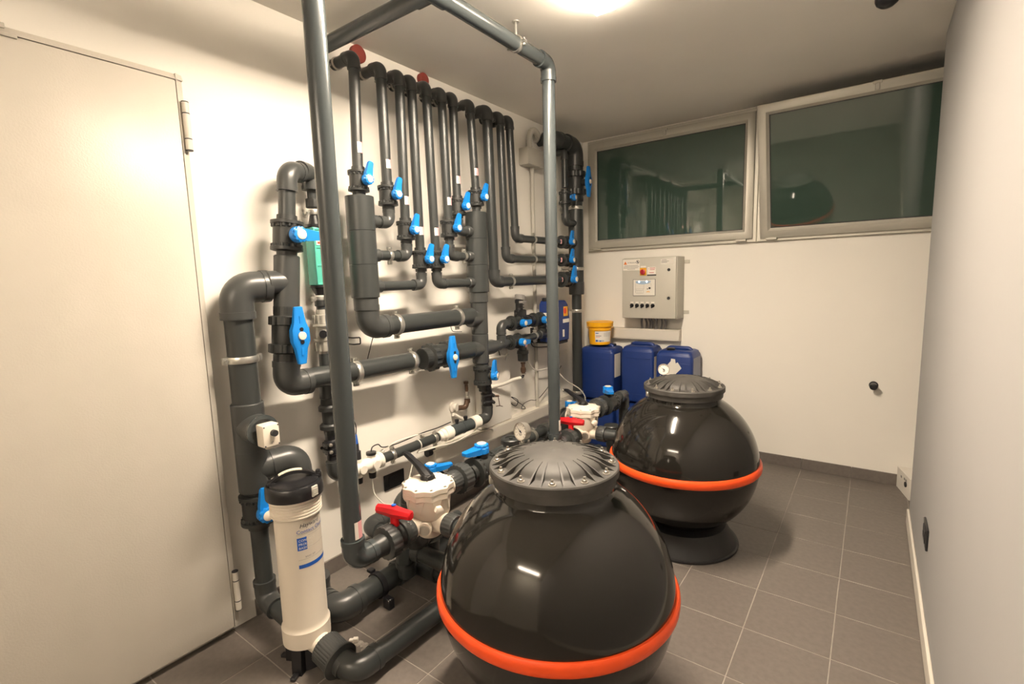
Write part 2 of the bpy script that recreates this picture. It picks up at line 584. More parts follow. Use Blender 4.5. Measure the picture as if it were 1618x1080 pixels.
box2(bm, (0.050, 0.345, 2.200), (0.058, 0.385, 2.215), 0.001, 1)
part('door_closer_plate', bm, STEEL, o)


# ---------------------------------------------------------------- windows
def rect_ring(x0, x1, z0, z1, y, i):
    return [V((x0 + i, y, z0 + i)), V((x1 - i, y, z0 + i)), V((x1 - i, y, z1 - i)), V((x0 + i, y, z1 - i))]
def mitre(x0, x1, z0, z1, prof):
    b = new()
    rings = [rect_ring(x0, x1, z0, z1, yy, ii) for ii, yy in prof]
    rings.append(rings[0])
    vr = [[b.verts.new(p) for p in r] for r in rings[:-1]]
    vr.append(vr[0])
    for a, c in zip(vr, vr[1:]):
        for k in range(4):
            j = (k + 1) % 4
            b.faces.new((a[k], a[j], c[j], c[k]))
    return b
def window(name, x0, x1, z0, z1, tilt, lx):
    o = bpy.data.objects.new(name, None)
    C.objects.link(o)
    o['kind'] = 'structure'
    piv = V((0, YB - 0.028, z0 + 0.03))
    o.location = piv
    BASE[name] = piv
    # outer frame fixed in the opening
    b = mitre(x0, x1, z0, z1, [(0.0, YB - 0.022), (0.004, YB - 0.027), (0.028, YB - 0.027), (0.030, YB + 0.05), (0.0, YB + 0.05)])
    part('window_frame', b, ALU, o)
    # sash
    s = 0.026
    b = mitre(x0 + s, x1 - s, z0 + s, z1 - s, [(0.0, YB - 0.020), (0.0, YB - 0.046), (0.006, YB - 0.050), (0.050, YB - 0.050), (0.056, YB - 0.043), (0.070, YB - 0.034), (0.070, YB - 0.005), (0.0, YB - 0.005)])
    sash = part('sash', b, ALU, o)
    b = new()
    i = s + 0.064
    box2(b, (x0 + i, YB - 0.030, z0 + i), (x1 - i, YB - 0.012, z1 - i))
    part('pane', b, PANE, sash, 'dark obscured glass')
    b = mitre(x0 + s + 0.066, x1 - s - 0.066, z0 + s + 0.066, z1 - s - 0.066, [(0.0, YB - 0.029), (0.0, YB - 0.036), (0.007, YB - 0.0335), (0.007, YB - 0.029)])
    part('gasket', b, BLACKM, sash, 'black rubber gasket')
    b = new()
    box2(b, (lx - 0.011, YB - 0.064, z1 - s - 0.046), (lx + 0.011, YB - 0.049, z1 - s - 0.010), 0.002, 1)
    box2(b, (lx - 0.022, YB - 0.058, z1 - s - 0.012), (lx + 0.022, YB - 0.044, z1 - s + 0.004), 0.002, 1)
    part('latch', b, CONDUIT, sash)
    if tilt:
        sash.rotation_euler = (math.radians(tilt), 0, 0)
    for hx in (x0 + 0.10, x1 - 0.10):
        b = new()
        box2(b, (hx - 0.035, YB - 0.060, z0 + 0.010), (hx + 0.035, YB - 0.026, z0 + 0.022), 0.002, 1)
        cyl(b, V((hx - 0.035, YB - 0.056, z0 + 0.022)), V((hx + 0.035, YB - 0.056, z0 + 0.022)), 0.005, 8)
        part('hinge', b, ALU, o)
window('window_1', 0.060, 1.420, 1.655, 2.590, 0, 0.745)
window('window_2', 1.420, 2.940, 1.655, 2.590, 16.8, 2.085)

# ---------------------------------------------------------------- ceiling lamps
def strip_lamp(label, lo, hi, m, rec):
    t = thing('strip_light', label, 'lamp', ((lo[0] + hi[0]) / 2, (lo[1] + hi[1]) / 2, H))
    b = new()
    th = 0.004
    box2(b, (lo[0], lo[1], lo[2]), (lo[0] + th, hi[1], H))
    box2(b, (hi[0] - th, lo[1], lo[2]), (hi[0], hi[1], H))
    box2(b, (lo[0], lo[1], lo[2]), (hi[0], lo[1] + th, H))
    box2(b, (lo[0], hi[1] - th, lo[2]), (hi[0], hi[1], H))
    part('housing', b, LAMPSIDE, t, 'sides with added glow to brighten the ceiling')
    b = new()
    box2(b, (lo[0] + th, lo[1] + th, lo[2] + rec), (hi[0] - th, hi[1] - th, lo[2] + rec + 0.008))
    part('diffuser', b, m, t, 'glowing diffuser')
    return t
strip_lamp('glowing white strip light on the ceiling above the two tanks', (1.105, 1.02, 2.548), (1.192, 2.075, 2.604), DIFF, 0.010)
strip_lamp('second strip light on the ceiling at the rear of the room', (0.85, -1.66, 2.548), (2.05, -1.57, 2.604), DIFF2, 0.004)
bm = new()
lathe(bm, (2.11, 2.845, H), -Z, [(0, 0.045), (0.012, 0.045), (0.025, 0.040), (0.038, 0.024), (0.042, 0.0005)], 24)
solo('ceiling_sensor', bm, BLACK, 'small black domed fitting on the ceiling near the right wall', 'sensor', (2.11, 2.845, H))

# ================================================================ FILTER TANKS
def tank(cx, cy, label, gauge_angle, gauge_dir, glabel):
    t = thing('filter_tank', label, 'tank', (cx, cy, 0), 'black spherical filter tanks')
    o = V((cx, cy, 0))
    R, zc = 0.378, 0.451
    prof = []
    a0 = math.asin((0.095 - zc) / R)
    a1 = math.acos(0.196 / R)
    for k in range(41):
        a = a0 + (a1 - a0) * k / 40
        prof.append((zc + R * math.sin(a), R * math.cos(a)))
    zt = prof[-1][0]
    prof += [(zt + 0.004, 0.192), (zt + 0.012, 0.189), (0.828, 0.189)]
    b = new()
    lathe(b, o, Z, prof, 96)
    part('shell', b, TANK, t)
    b = new()
    lathe(b, o, Z, [(0.108, 0.226), (0.085, 0.238), (0.05, 0.257), (0.022, 0.277), (0.014, 0.281), (0.012, 0.290), (0.004, 0.291), (0.0, 0.289)], 96)
    part('pedestal', b, PEDESTAL, t, 'flared black foot')
    b = new()
    lathe(b, o, Z, [(zc - 0.022, 0.374), (zc - 0.021, 0.384), (zc - 0.013, 0.3895), (zc, 0.3905), (zc + 0.013, 0.3895), (zc + 0.021, 0.384), (zc + 0.022, 0.374)], 128)
    part('band', b, ORANGE, t, 'orange rubber band around the middle')
    b = new()
    lathe(b, o, Z, [(0.800, 0.190), (0.802, 0.196), (0.830, 0.198), (0.832, 0.206), (0.853, 0.206), (0.857, 0.203), (0.858, 0.162), (0.861, 0.158), (0.866, 0.154), (0.874, 0.147), (0.882, 0.132), (0.889, 0.108), (0.8945, 0.075), (0.898, 0.035), (0.899, 0.008), (0.901, 0.004), (0.901, 0.0005)], 96)
    lid = part('lid', b, LID, t, 'dull ribbed lid')
    for k in range(12):
        for s in (-1, 1):
            b = new()
            a = 2 * math.pi * (k + 0.5) / 12 + s * math.radians(5.2)
            d = V((math.cos(a), math.sin(a), 0))
            n = V((-math.sin(a), math.cos(a), 0))
            pl = [o + d * 0.200 + Z * 0.856, o + d * 0.158 + Z * 0.876, o + d * 0.128 + Z * 0.8868, o + d * 0.096 + Z * 0.8925, o + d * 0.100 + Z * 0.885, o + d * 0.150 + Z * 0.860]
            prism(b, [p - n * 0.0026 for p in pl], n * 0.0052)
            part('rib', b, LID, lid)
    for k in range(12):
        a = 2 * math.pi * k / 12
        p = o + V((math.cos(a), math.sin(a), 0)) * 0.183
        b = new()
        lathe(b, p + Z * 0.857, Z, [(0, 0.0115), (0.0025, 0.0115)], 14)
        lathe(b, p + Z * 0.8595, Z, [(0, 0.0075), (0.006, 0.0075), (0.007, 0.006)], 6)
        lathe(b, p + Z * 0.8655, Z, [(0, 0.004), (0.009, 0.004)], 8)
        part('bolt', b, STEEL, lid)
    for k in range(1):
        a = math.radians(224)
        d = V((math.cos(a), math.sin(a), 0))
        b = new()
        box(b, o + d * 0.202 + Z * 0.815, (0.014, 0.022, 0.026), 0.003, (d, d.cross(Z), Z), 1)
        part('lid_clip', b, STEEL, lid)
    ga = math.radians(gauge_angle)
    d = V((math.cos(ga), math.sin(ga), 0))
    p = o + d * 0.214 + Z * 0.900
    gd = V(gauge_dir).normalized()
    gt = thing('pressure_gauge', glabel, 'gauge', p, 'round pressure gauges')
    b = new()
    lathe(b, p - gd * 0.020, gd, [(0, 0.020), (0.003, 0.030), (0.026, 0.0325), (0.030, 0.0325), (0.030, 0.0295), (0.026, 0.0290)], 36)
    cyl(b, p - Z * 0.030, p - Z * 0.046 - d * 0.004, 0.006, 10)
    lathe(b, p - Z * 0.052, Z, [(0, 0.010), (0.012, 0.010)], 6)
    part('case', b, STEEL, gt)
    u, v = frame(gd)
    b = new()
    lathe(b, p + gd * 0.0055, gd, [(0, 0.0290), (0.0008, 0.0290)], 36)
    dial = part('dial', b, PAPER, gt, 'white dial')
    b = new()
    for k in range(11):
        a = math.radians(-135 + 27 * k) + math.pi / 2
        e = u * math.cos(a) + v * math.sin(a)
        box(b, p + gd * 0.0066 + e * 0.0235, (0.005, 0.0012, 0.0006), 0, (e, gd.cross(e), gd))
    box(b, p + gd * 0.0068 + v * -0.010, (0.016, 0.0015, 0.0006), 0, (u, v, gd))
    box(b, p + gd * 0.0068 + v * -0.014, (0.010, 0.0012, 0.0006), 0, (u, v, gd))
    part('scale', b, INK, dial)
    e = (-u * 0.80 + v * 0.55).normalized()
    b = new()
    prism(b, [p + gd * 0.008 + e * 0.021, p + gd * 0.008 - e * 0.008 + e.cross(gd) * 0.0022, p + gd * 0.008 - e * 0.008 - e.cross(gd) * 0.0022], gd * 0.0008)
    lathe(b, p + gd * 0.0075, gd, [(0, 0.0035), (0.002, 0.0035)], 12)
    part('needle', b, INK, gt)
    return t
T1 = (1.329, 1.293)
T2 = (1.334, 2.618)
tank(T1[0], T1[1], 'large glossy black ball-shaped filter tank with orange band, nearest the camera', 153, (-0.20, -0.97, 0.12), 'round pressure gauge at the lid rim of the nearest black tank')
tank(T2[0], T2[1], 'glossy black ball-shaped filter tank with orange band, in front of the blue canisters', 138, (0.42, -0.90, 0.08), 'round pressure gauge at the far tank lid, before a blue canister')

# ================================================================ MULTIPORT VALVES
def multiport(cx, cy, zt, label, lever_to, group='white multiport valves'):
    t = thing('multiport_valve', label, 'valve', (cx, cy, zt - 0.22), group)
    o = V((cx, cy, zt))
    b = new()
    lathe(b, o, Z, [(-0.215, 0.040), (-0.210, 0.046), (-0.165, 0.050), (-0.140, 0.060), (-0.125, 0.078), (-0.115, 0.083), (-0.045, 0.086), (-0.044, 0.090), (-0.036, 0.090)], 48)
    zl, zu = -0.148, -0.045
    for d, z, L in ((-Y, zl, 0.105), (X, zl, 0.105), (Y, zu - 0.005, 0.118), (-X, zu - 0.02, 0.105)):
        lathe(b, o + Z * z, d, [(0.02, 0.046), (0.07, 0.040), (L - 0.012, 0.038), (L - 0.012, 0.042), (L, 0.042)], 32)
    # moulded drapes on the body side
    for k in range(8):
        a = 2 * math.pi * (k + 0.5) / 8
        d = V((math.cos(a), math.sin(a), 0))
        n = V((-math.sin(a), math.cos(a), 0))
        prism(b, [o + d * 0.082 - Z * 0.044 - n * 0.020, o + d * 0.082 - Z * 0.044 + n * 0.020, o + d * 0.081 - Z * 0.100], d * 0.006)
    part('body', b, CREAM, t)
    b = new()
    n = 96
    rings = []
    for h, r, am in ((-0.044, 0.094, 1), (-0.041, 0.097, 1), (-0.023, 0.097, 1), (-0.020, 0.092, 1), (-0.020, 0.096, 1), (-0.017, 0.099, 1), (0.000, 0.099, 1), (0.003, 0.096, 1), (0.004, 0.080, 0), (0.010, 0.060, 0), (0.011, 0.034, 0), (0.017, 0.030, 0), (0.017, 0.005, 0)):
        ring = []
        for i in range(n):
            a = 2 * math.pi * i / n
            rr = r + am * 0.0062 * (1 - 2 * abs(math.sin(5 * a)) ** 1.0)
            ring.append(o + V((math.cos(a) * rr, math.sin(a) * rr, h)))
        rings.append(ring)
    loft(b, rings)
    fl = part('flange_lid', b, CREAM, t)
    for k in range(10):
        a = 2 * math.pi * k / 10
        p = o + V((math.cos(a) * 0.093, math.sin(a) * 0.093, 0.003))
        b = new()
        lathe(b, p, Z, [(0, 0.0058), (0.0015, 0.0058), (0.004, 0.0045)], 8)
        part('bolt', b, STEEL, fl)
    # sight glass between the two lower ports and small drain knob above
    b = new()
    d = V((0.55, -0.84, 0)).normalized()
    lathe(b, o + Z * (zl - 0.004), d, [(0.03, 0.026), (0.080, 0.024), (0.080, 0.027), (0.094, 0.027)], 24)
    part('sight_glass_neck', b, CREAM, t)
    b = new()
    lathe(b, o + Z * (zl - 0.004) + d * 0.094, d, [(0, 0.021), (0.004, 0.020), (0.005, 0.012)], 24)
    part('sight_glass', b, STEEL, t)
    b = new()
    d2 = V((0.92, -0.38, 0)).normalized()
    lathe(b, o - Z * 0.076, d2, [(0.07, 0.012), (0.096, 0.012), (0.096, 0.018), (0.112, 0.018), (0.114, 0.014)], 6)
    part('drain_plug', b, CREAM, t)
    # black lever
    b = new()
    q = V(lever_to)
    dd = V((q.x - cx, q.y - cy, 0)).normalized()
    s = dd.cross(Z)
    lathe(b, o + Z * 0.015, Z, [(0, 0.030), (0.008, 0.030), (0.022, 0.022)], 20)
    secs = []
    for f, hgt, wd, th in ((-0.16, 0.020, 0.034, 0.030), (0.05, 0.034, 0.036, 0.040), (0.25, 0.052, 0.028, 0.034), (0.55, 0.076, 0.022, 0.024), (0.85, 0.096, 0.023, 0.021), (1.0, 0.099, 0.017, 0.014)):
        L = (V((q.x, q.y, 0)) - V((cx, cy, 0))).length
        c = V((cx, cy, zt)) + dd * L * f + Z * hgt * ((q.z - zt) / 0.099)
        secs.append([c + s * wd * 0.5 * math.cos(k * math.pi / 4) * 1.28 + Z * th * 0.5 * math.sin(k * math.pi / 4) * 1.2 for k in range(8)])
    loft(b, secs)
    part('lever', b, BLACK, t, 'black selector lever')
    return t
MV1 = V((0.738, 1.300, 0.650))
MV2 = V((0.738, 2.605, 0.655))
multiport(MV1.x, MV1.y, MV1.z, 'cream multiport valve with black lever beside the nearest black tank', (0.585, 1.322, 0.735))
multiport(MV2.x, MV2.y, MV2.z, 'cream multiport valve with black lever beside the far black tank', (0.592, 2.640, 0.738))

def union(t, c, d, r, L=0.085, m=FIT, name='pipe_union'):
    """ribbed union between two pipes, centre c"""
    c, d = V(c), V(d).normalized()
    b = new()
    lathe(b, c - d * L * 0.9, d, [(0, r * 1.20), (L * 0.5, r * 1.22), (L * 0.5, r * 1.62), (L * 0.56, r * 1.70, 0.02), (L * 1.15, r * 1.70, 0.02), (L * 1.22, r * 1.62), (L * 1.22, r * 1.25), (L * 1.8, r * 1.22)], 72, 24)
    return part(name, b, m, t)
def rib_collar(t, c, d, r, L, m=FIT):
    b = new()
    lathe(b, V(c), d, [(0, r * 0.97), (0.004, r, 0.018), (L - 0.004, r, 0.018), (L, r * 0.97)], 80, 20)
    return part('ribbed_collar', b, m, t)

# ================================================================ RETURN PIPES: two risers, ceiling run, wall exit
RX, RYA, RYB, RZ = 0.742, 0.940, 2.262, 2.508
t = thing('overhead_pipe', 'thick grey pipe rising from both cream valves and crossing under the ceiling', 'pipe', (RX, RYA, 0.45))
rp = 0.0325
zb1, zb2 = 0.502, 0.507
add_pipe(t, (RX, RYA, zb1 + 0.06), (RX, RYA, RZ - 0.06), rp, PVCL)
add_pipe(t, (RX, RYB, zb2 + 0.06), (RX, RYB, RZ - 0.06), rp, PVCL)
add_pipe(t, (RX, RYA + 0.06, RZ), (RX, 1.39, RZ), rp, PVCL)
add_pipe(t, (RX, 1.50, RZ), (RX, RYB - 0.06, RZ), rp, PVCL)
add_pipe(t, (0.0, 1.443, RZ), (RX - 0.05, 1.443, RZ), rp, PVCL)
add_elbow(t, (RX, RYA, RZ), -Z, Y, rp, 0.075, PVCL)
add_elbow(t, (RX, RYB, RZ), -Z, -Y, rp, 0.085, PVCL)
add_tee(t, (RX, 1.443, RZ), Y, 0.075, -X, 0.085, rp * 1.18, PVCL)
add_elbow(t, (RX, RYA, zb1), Z, Y, rp, 0.080, PVCL)
add_elbow(t, (RX, RYB, zb2), Z, Y, rp, 0.080, PVCL)
add_clamp(t, (RX, 1.985, RZ), Y, rp, (RX, 1.985, H))
add_sticker(t, (RX, RYA, 0.620), rp, 0.060, math.radians(-20), math.radians(40), 0.35)
add_sticker(t, (RX, RYB, 0.635), rp, 0.060, math.radians(-15), math.radians(45), 0.35)
def red_valve(y0, y1, z, label):
    c = V((RX, (y0 + y1) / 2, z))
    t = thing('butterfly_valve', label, 'valve', c, 'red-handled valves')
    L = y1 - y0
    b = new()
    lathe(b, (RX, y0, z), Y, [(0, 0.036), (0.055, 0.041), (0.056, 0.046), (0.085, 0.050), (0.100, 0.050), (0.145, 0.050), (L - 0.02, 0.046), (L, 0.042)], 40)
    part('body', b, VALVE, t)
    b = new()
    lathe(b, (RX, y0 + 0.046, z), Y, [(0, 0.047), (0.003, 0.060, 0.02), (0.042, 0.060, 0.02), (0.048, 0.054)], 80, 16)
    part('union_nut', b, FIT, t)
    b = new()
    lathe(b, (RX, y0 + 0.118, z), Y, [(0, 0.050), (0.002, 0.058), (0.010, 0.058), (0.012, 0.050)], 48)
    part('union_ring', b, VALVE, t)
    rib_collar(t, (RX, y0 + 0.145, z), Y, 0.047, L - 0.150)
    b = new()
    hc = V((RX, y0 + 0.104, z))
    cyl(b, hc + Z * 0.03, hc + Z * 0.088, 0.016, 16)
    ax = V((0.985, 0.17, 0.0)).normalized()
    sd = ax.cross(Z).normalized()
    out = []
    for a, wd, th in ((-0.080, 0.012, 0.014), (-0.076, 0.017, 0.018), (-0.03, 0.019, 0.022), (0.0, 0.022, 0.026), (0.03, 0.019, 0.022), (0.076, 0.017, 0.018), (0.080, 0.012, 0.014)):
        q = hc + Z * 0.100 + ax * a
        out.append([q + sd * wd * math.cos(k * math.pi / 4) + Z * th * math.sin(k * math.pi / 4) for k in range(8)])
    loft(b, out)
    h = part('handle', b, RED, t, 'red T-shaped handle')
    b = new()
    lathe(b, hc + Z * 0.125, Z, [(0, 0.009), (0.003, 0.009)], 16)
    part('handle_cap', b, INKBLUE, h, 'small blue round cap')
red_valve(RYA + 0.078, MV1.y - 0.105, zb1, 'dark valve with red T handle on the pipe to the nearest cream valve')
red_valve(RYB + 0.078, MV2.y - 0.105, zb2, 'dark valve with red T handle on the pipe to the far cream valve')

# ---------------------------------------------------------------- pipes around each multiport valve
def valve_set(mv, tx, ty, first):
    which = 'nearest' if first else 'far'
    # +Y line with vertical-spindle ball valve
    z = mv.z - 0.050
    t = thing('feed_pipe', 'black feed pipe with ribbed unions leaving the back of the %s cream valve' % which, 'pipe', (mv.x, mv.y + 0.12, z), 'feed pipes behind the cream valves')
    rib_collar(t, (mv.x, mv.y + 0.114, z), Y, 0.046, 0.052)
    b = new()
    lathe(b, (mv.x, mv.y + 0.166, z), Y, [(0, 0.050), (0.003, 0.062, 0.018), (0.050, 0.062, 0.018), (0.056, 0.052)], 80, 20)
    part('union_nut', b, FIT, t)
    add_pipe(t, (mv.x, mv.y + 0.2, z), (mv.x, mv.y + 0.62, z), 0.0325)
    if first:
        add_tee(t, (mv.x, mv.y + 0.56, z), Y, 0.07, Z, 0.055, 0.040)
        b = new()
        lathe(b, (mv.x, mv.y + 0.56, z + 0.045), Z, [(0, 0.044), (0.004, 0.050), (0.024, 0.050), (0.028, 0.046), (0.028, 0.030), (0.022, 0.029), (0.022, 0.010), (0.030, 0.009), (0.030, 0.001)], 40)
        part('screw_cap', b, VALVE, t, 'round ribbed screw cap')
    else:
        add_elbow(t, (mv.x, mv.y + 0.60, z), -Y, -Z, 0.034, 0.085)
        add_pipe(t, (mv.x, mv.y + 0.60, 0.12), (mv.x, mv.y + 0.60, z - 0.08), 0.0325)
    ball_valve('black ball valve with blue lever on top, behind the %s cream valve' % which, (mv.x + 0.01, mv.y + 0.325, z), Y, Z, V((-0.05, -0.99, 0)) if first else V((0.6, -0.8, 0)), 0.0335, 'blue-levered ball valves')
    # -X port: elbow to the long wall-side line at x=0.5
    zx = mv.z - 0.065
    t = thing('bypass_pipe', 'black pipe and elbow on the wall side of the %s cream valve' % which, 'pipe', (0.5, mv.y, 0.5), 'bypass pipes on the wall side')
    add_elbow(t, (0.612, mv.y + 0.01, zx), X, -Z, 0.032, 0.060)
    add_pipe(t, (0.612, mv.y + 0.01, 0.40), (0.612, mv.y + 0.01, zx - 0.05), 0.032)
    add_elbow(t, (0.612, mv.y + 0.01, 0.345), Z, Y, 0.032, 0.070)
    if first:
        add_pipe(t, (0.612, mv.y + 0.05, 0.345), (0.612, mv.y + 0.30, 0.345), 0.032)
    # +X port to the tank side
    zl = mv.z - 0.148
    t = thing('tank_pipe', 'short black pipe joining the %s cream valve to its tank' % which, 'pipe', (mv.x + 0.1, mv.y, zl), 'short pipes from valve to tank')
    rib_collar(t, (mv.x + 0.100, mv.y, zl), X, 0.046, 0.050)
    add_pipe(t, (mv.x + 0.14, mv.y, zl), (tx - 0.366, ty, zl), 0.033)
    # lower pipe from under the valve to the tank
    t = thing('drain_pipe', 'lower black pipe running under the %s cream valve into its tank' % which, 'pipe', (mv.x, mv.y, 0.30), 'lower pipes into the tanks')
    add_elbow(t, (0.455, mv.y + 0.105, 0.245), X, -Z, 0.038, 0.095)
    add_sleeve(t, (0.52, mv.y + 0.105, 0.245), (0.575, mv.y + 0.105, 0.245), 0.046)
    add_pipe(t, (0.50, mv.y + 0.105, 0.245), (tx - 0.330, ty + 0.10, 0.245), 0.038)
    add_pipe(t, (0.455, mv.y + 0.105, 0.10), (0.455, mv.y + 0.105, 0.18), 0.038)
valve_set(MV1, T1[0], T1[1], True)
valve_set(MV2, T2[0], T2[1], False)
t = thing('cap_union', 'flat black round screw cap between the far cream valve and its tank', 'cap', (0.875, 2.78, 0.45))
b = new()
lathe(b, (0.865, 2.735, 0.40), Z, [(0, 0.036), (0.085, 0.036), (0.085, 0.046), (0.098, 0.049), (0.124, 0.049), (0.129, 0.045), (0.131, 0.020)], 40)
part('cap', b, VALVE, t)
add_pipe(t, (0.865, 2.735, 0.20), (0.865, 2.735, 0.41), 0.032)
add_elbow(t, (0.865, 2.735, 0.13), Z, X, 0.034, 0.075)

# long wall-side line with two blue-levered valves
t = thing('transfer_pipe', 'long black pipe along the wall behind the cream valves, with steel clamps', 'pipe', (0.5, 1.4, 0.48))
zx = 0.490
add_pipe(t, (0.5, 1.40, zx), (0.5, 2.53, zx), 0.031)
add_elbow(t, (0.5, 1.36, zx), Y, -Z, 0.033, 0.075)
add_pipe(t, (0.5, 1.36, 0.20), (0.5, 1.36, 0.43), 0.031)
add_elbow(t, (0.5, 2.60, zx), -Y, -Z, 0.036, 0.09)
add_pipe(t, (0.5, 2.60, 0.19), (0.5, 2.60, 0.44), 0.033)
add_elbow(t, (0.5, 2.60, 0.14), Z, Y, 0.036, 0.085)
add_pipe(t, (0.5, 2.66, 0.14), (0.5, 3.3, 0.14), 0.033)
add_clamp(t, (0.5, 1.80, zx), Y, 0.031)
add_clamp(t, (0.5, 2.40, zx), Y, 0.034)
ball_valve('blue-levered ball valve lying low behind the nearest cream valve lid', (0.5, 1.545, zx), Y, Z, V((0.55, 0.83, 0)), 0.031, 'blue-levered ball valves')
t = thing('wall_side_pipe', 'short black pipe with a clamp near the skirting behind the far cream valve', 'pipe', (0.5, 2.72, 0.5))
add_pipe(t, (0.5, 2.72, 0.50), (0.5, 3.02, 0.50), 0.031)
add_elbow(t, (0.5, 3.07, 0.50), -Y, -Z, 0.033, 0.075)
add_pipe(t, (0.5, 3.07, 0.20), (0.5, 3.07, 0.44), 0.031)
ball_valve('blue-levered ball valve low behind the far cream valve', (0.5, 2.855, 0.50), Y, Z, V((0.55, 0.83, 0)), 0.031, 'blue-levered ball valves')

# ================================================================ FLOOR PIPES
t = thing('floor_pipe', 'thick grey pipe lying on the tiles, held by a black saddle clip', 'pipe', (0.39, 1.08, 0.0))
rf = 0.050
FX, FZ = 0.385, 0.085
add_pipe(t, (FX, 1.15, FZ), (FX, 1.43, FZ), rf)
add_elbow(t, (FX, 1.085, FZ), -X, Y, rf, 0.105)
add_pipe(t, (0.19, 1.085, FZ), (FX - 0.09, 1.085, FZ), rf)
add_sleeve(t, (FX, 1.395, FZ), (FX, 1.455, FZ), rf * 1.18)
add_tee(t, (FX, 1.53, FZ), Y, 0.10, X, 0.16, rf * 1.16)
add_pipe(t, (FX + 0.12, 1.53, FZ), (0.95, 1.53, FZ), 0.045)
add_pipe(t, (FX, 1.60, FZ), (FX, 3.4, FZ), rf * 0.9)
b = new()
lathe(b, (FX, 1.283, FZ), Y, [(0, rf * 1.02), (0, rf * 1.16), (0.026, rf * 1.16), (0.026, rf * 1.02)], 32)
box2(b, (FX + 0.045, 1.280, 0.0), (FX + 0.090, 1.312, 0.050), 0.004, 1)
box2(b, (FX - 0.090, 1.280, 0.0), (FX - 0.045, 1.312, 0.050), 0.004, 1)
box(b, (FX - 0.045, 1.296, FZ + 0.055), (0.03, 0.028, 0.014), 0.003)
part('saddle_clip', b, BLACK, t, 'black plastic saddle clip')
t = thing('floor_pipe', 'grey floor pipe leaving the white chamber through a ribbed union', 'pipe', (0.70, 0.93, 0.0))
GX, GZ = 0.705, 0.066
b = new()
lathe(b, (0.530, 0.932, 0.090), V((0.985, 0.0, -0.17)), [(0, 0.050), (0.004, 0.058, 0.015), (0.085, 0.058, 0.015), (0.090, 0.066), (0.098, 0.066), (0.100, 0.056), (0.105, 0.044), (0.13, 0.044)], 96, 32)
part('pipe_union', b, FIT, t)
add_elbow(t, (GX, 0.938, GZ), V((-1, -0.03, 0.12)), Y, 0.040, 0.095, PVC, 1.12)
add_pipe(t, (GX, 1.01, GZ), (GX + 0.03, 1.75, GZ), 0.040)
t = thing('wall_pipe', 'black pipe running low along the wall below the dark socket, with a short branch', 'pipe', (0.1, 1.47, 0.2))
add_elbow(t, (0.100, 1.475, 0.205), Y, X, 0.037, 0.085)
add_pipe(t, (0.100, 1.53, 0.205), (0.100, 3.2, 0.22), 0.034)
add_pipe(t, (0.15, 1.475, 0.205), (0.520, 1.455, 0.215), 0.033)
add_elbow(t, (0.575, 1.452, 0.216), -X, Z, 0.033, 0.075)

# ================================================================ CHAMBER (white cylinder with label)
CX, CY = 0.430, 0.922
t = thing('contact_chamber', 'tall white contact chamber cylinder with blue label and black lid, standing on the floor', 'filter', (CX, CY, 0))
o = V((CX, CY, 0))
b = new()
lathe(b, o, Z, [(0.10, 0.074), (0.102, 0.086), (0.165, 0.087), (0.172, 0.082), (0.185, 0.080), (0.590, 0.080), (0.600, 0.083), (0.605, 0.086)], 56)
cyl(b, (CX + 0.05, CY + 0.004, 0.100), (CX + 0.115, CY + 0.010, 0.092), 0.040, 24)
cyl(b, (CX - 0.05, CY, 0.10), (CX - 0.10, CY + 0.004, 0.098), 0.034, 24)
part('body', b, CREAM, t)
b = new()
pr = [(0.600, 0.084)]
for k in range(5):
    z0 = 0.606 + k * 0.011
    pr += [(z0, 0.085), (z0 + 0.002, 0.0895), (z0 + 0.0065, 0.0895), (z0 + 0.0085, 0.085)]
pr += [(0.662, 0.085), (0.663, 0.093), (0.672, 0.0945), (0.674, 0.090)]
lathe(b, o, Z, pr, 56)
part('threaded_neck', b, CREAM, t)
b = new()
lathe(b, o, Z, [(0.672, 0.094), (0.674, 0.100), (0.700, 0.1005), (0.716, 0.099), (0.722, 0.095), (0.722, 0.086), (0.728, 0.084), (0.733, 0.060), (0.735, 0.030), (0.735, 0.001)], 56)
lid = part('lid', b, BLACK, t, 'glossy black screw lid')
b = new()
hd = V((0.42, 0.91, 0)).normalized()
sd = V((hd.y, -hd.x, 0))
for s, hgt, wd in ((1, 0.0, 0.013),):
    pts = []
    for k in range(13):
        f = -1 + 2 * k / 12
        pts.append(o + hd * f * 0.080 + Z * (0.724 + 0.030 * (1 - f * f)))
    out = [[p - sd * wd + Z * 0, p + sd * wd, p + sd * wd + Z * 0.011, p - sd * wd + Z * 0.011] for p in pts]
    loft(b, out)
for f in (-0.074, 0.074):
    box(b, o + hd * f + Z * 0.727, (0.030, 0.034, 0.016), 0.004, (hd, sd, Z))
hnd = part('lid_handle', b, BLACK, lid)
b = new()
pts = []
for k in range(9):
    f = -0.62 + 1.0 * k / 8
    pts.append(o + hd * f * 0.080 + Z * (0.7355 + 0.030 * (1 - f * f)))
loft(b, [[p - sd * 0.0105, p + sd * 0.0105, p + sd * 0.0105 + Z * 0.002, p - sd * 0.0105 + Z * 0.002] for p in pts])
part('handle_pad', b, HANDPAD, lid, 'pale strip on the lid handle')
b = new()
p = o + hd * 0.085 + Z * 0.722
lathe(b, p, Z, [(0, 0.012), (0.016, 0.012), (0.016, 0.009), (0.026, 0.008), (0.028, 0.004)], 14)
part('air_valve', b, BLACK, lid)
b = new()
a = math.radians(12)
d = V((math.cos(a), math.sin(a), 0))
box(b, o + d * 0.101 + Z * 0.700, (0.008, 0.026, 0.040), 0.002, (d, d.cross(Z), Z), 1)
for k in range(4):
    box(b, o + d * 0.106 + Z * (0.688 + k * 0.007), (0.003, 0.020, 0.0025), 0, (d, d.cross(Z), Z))
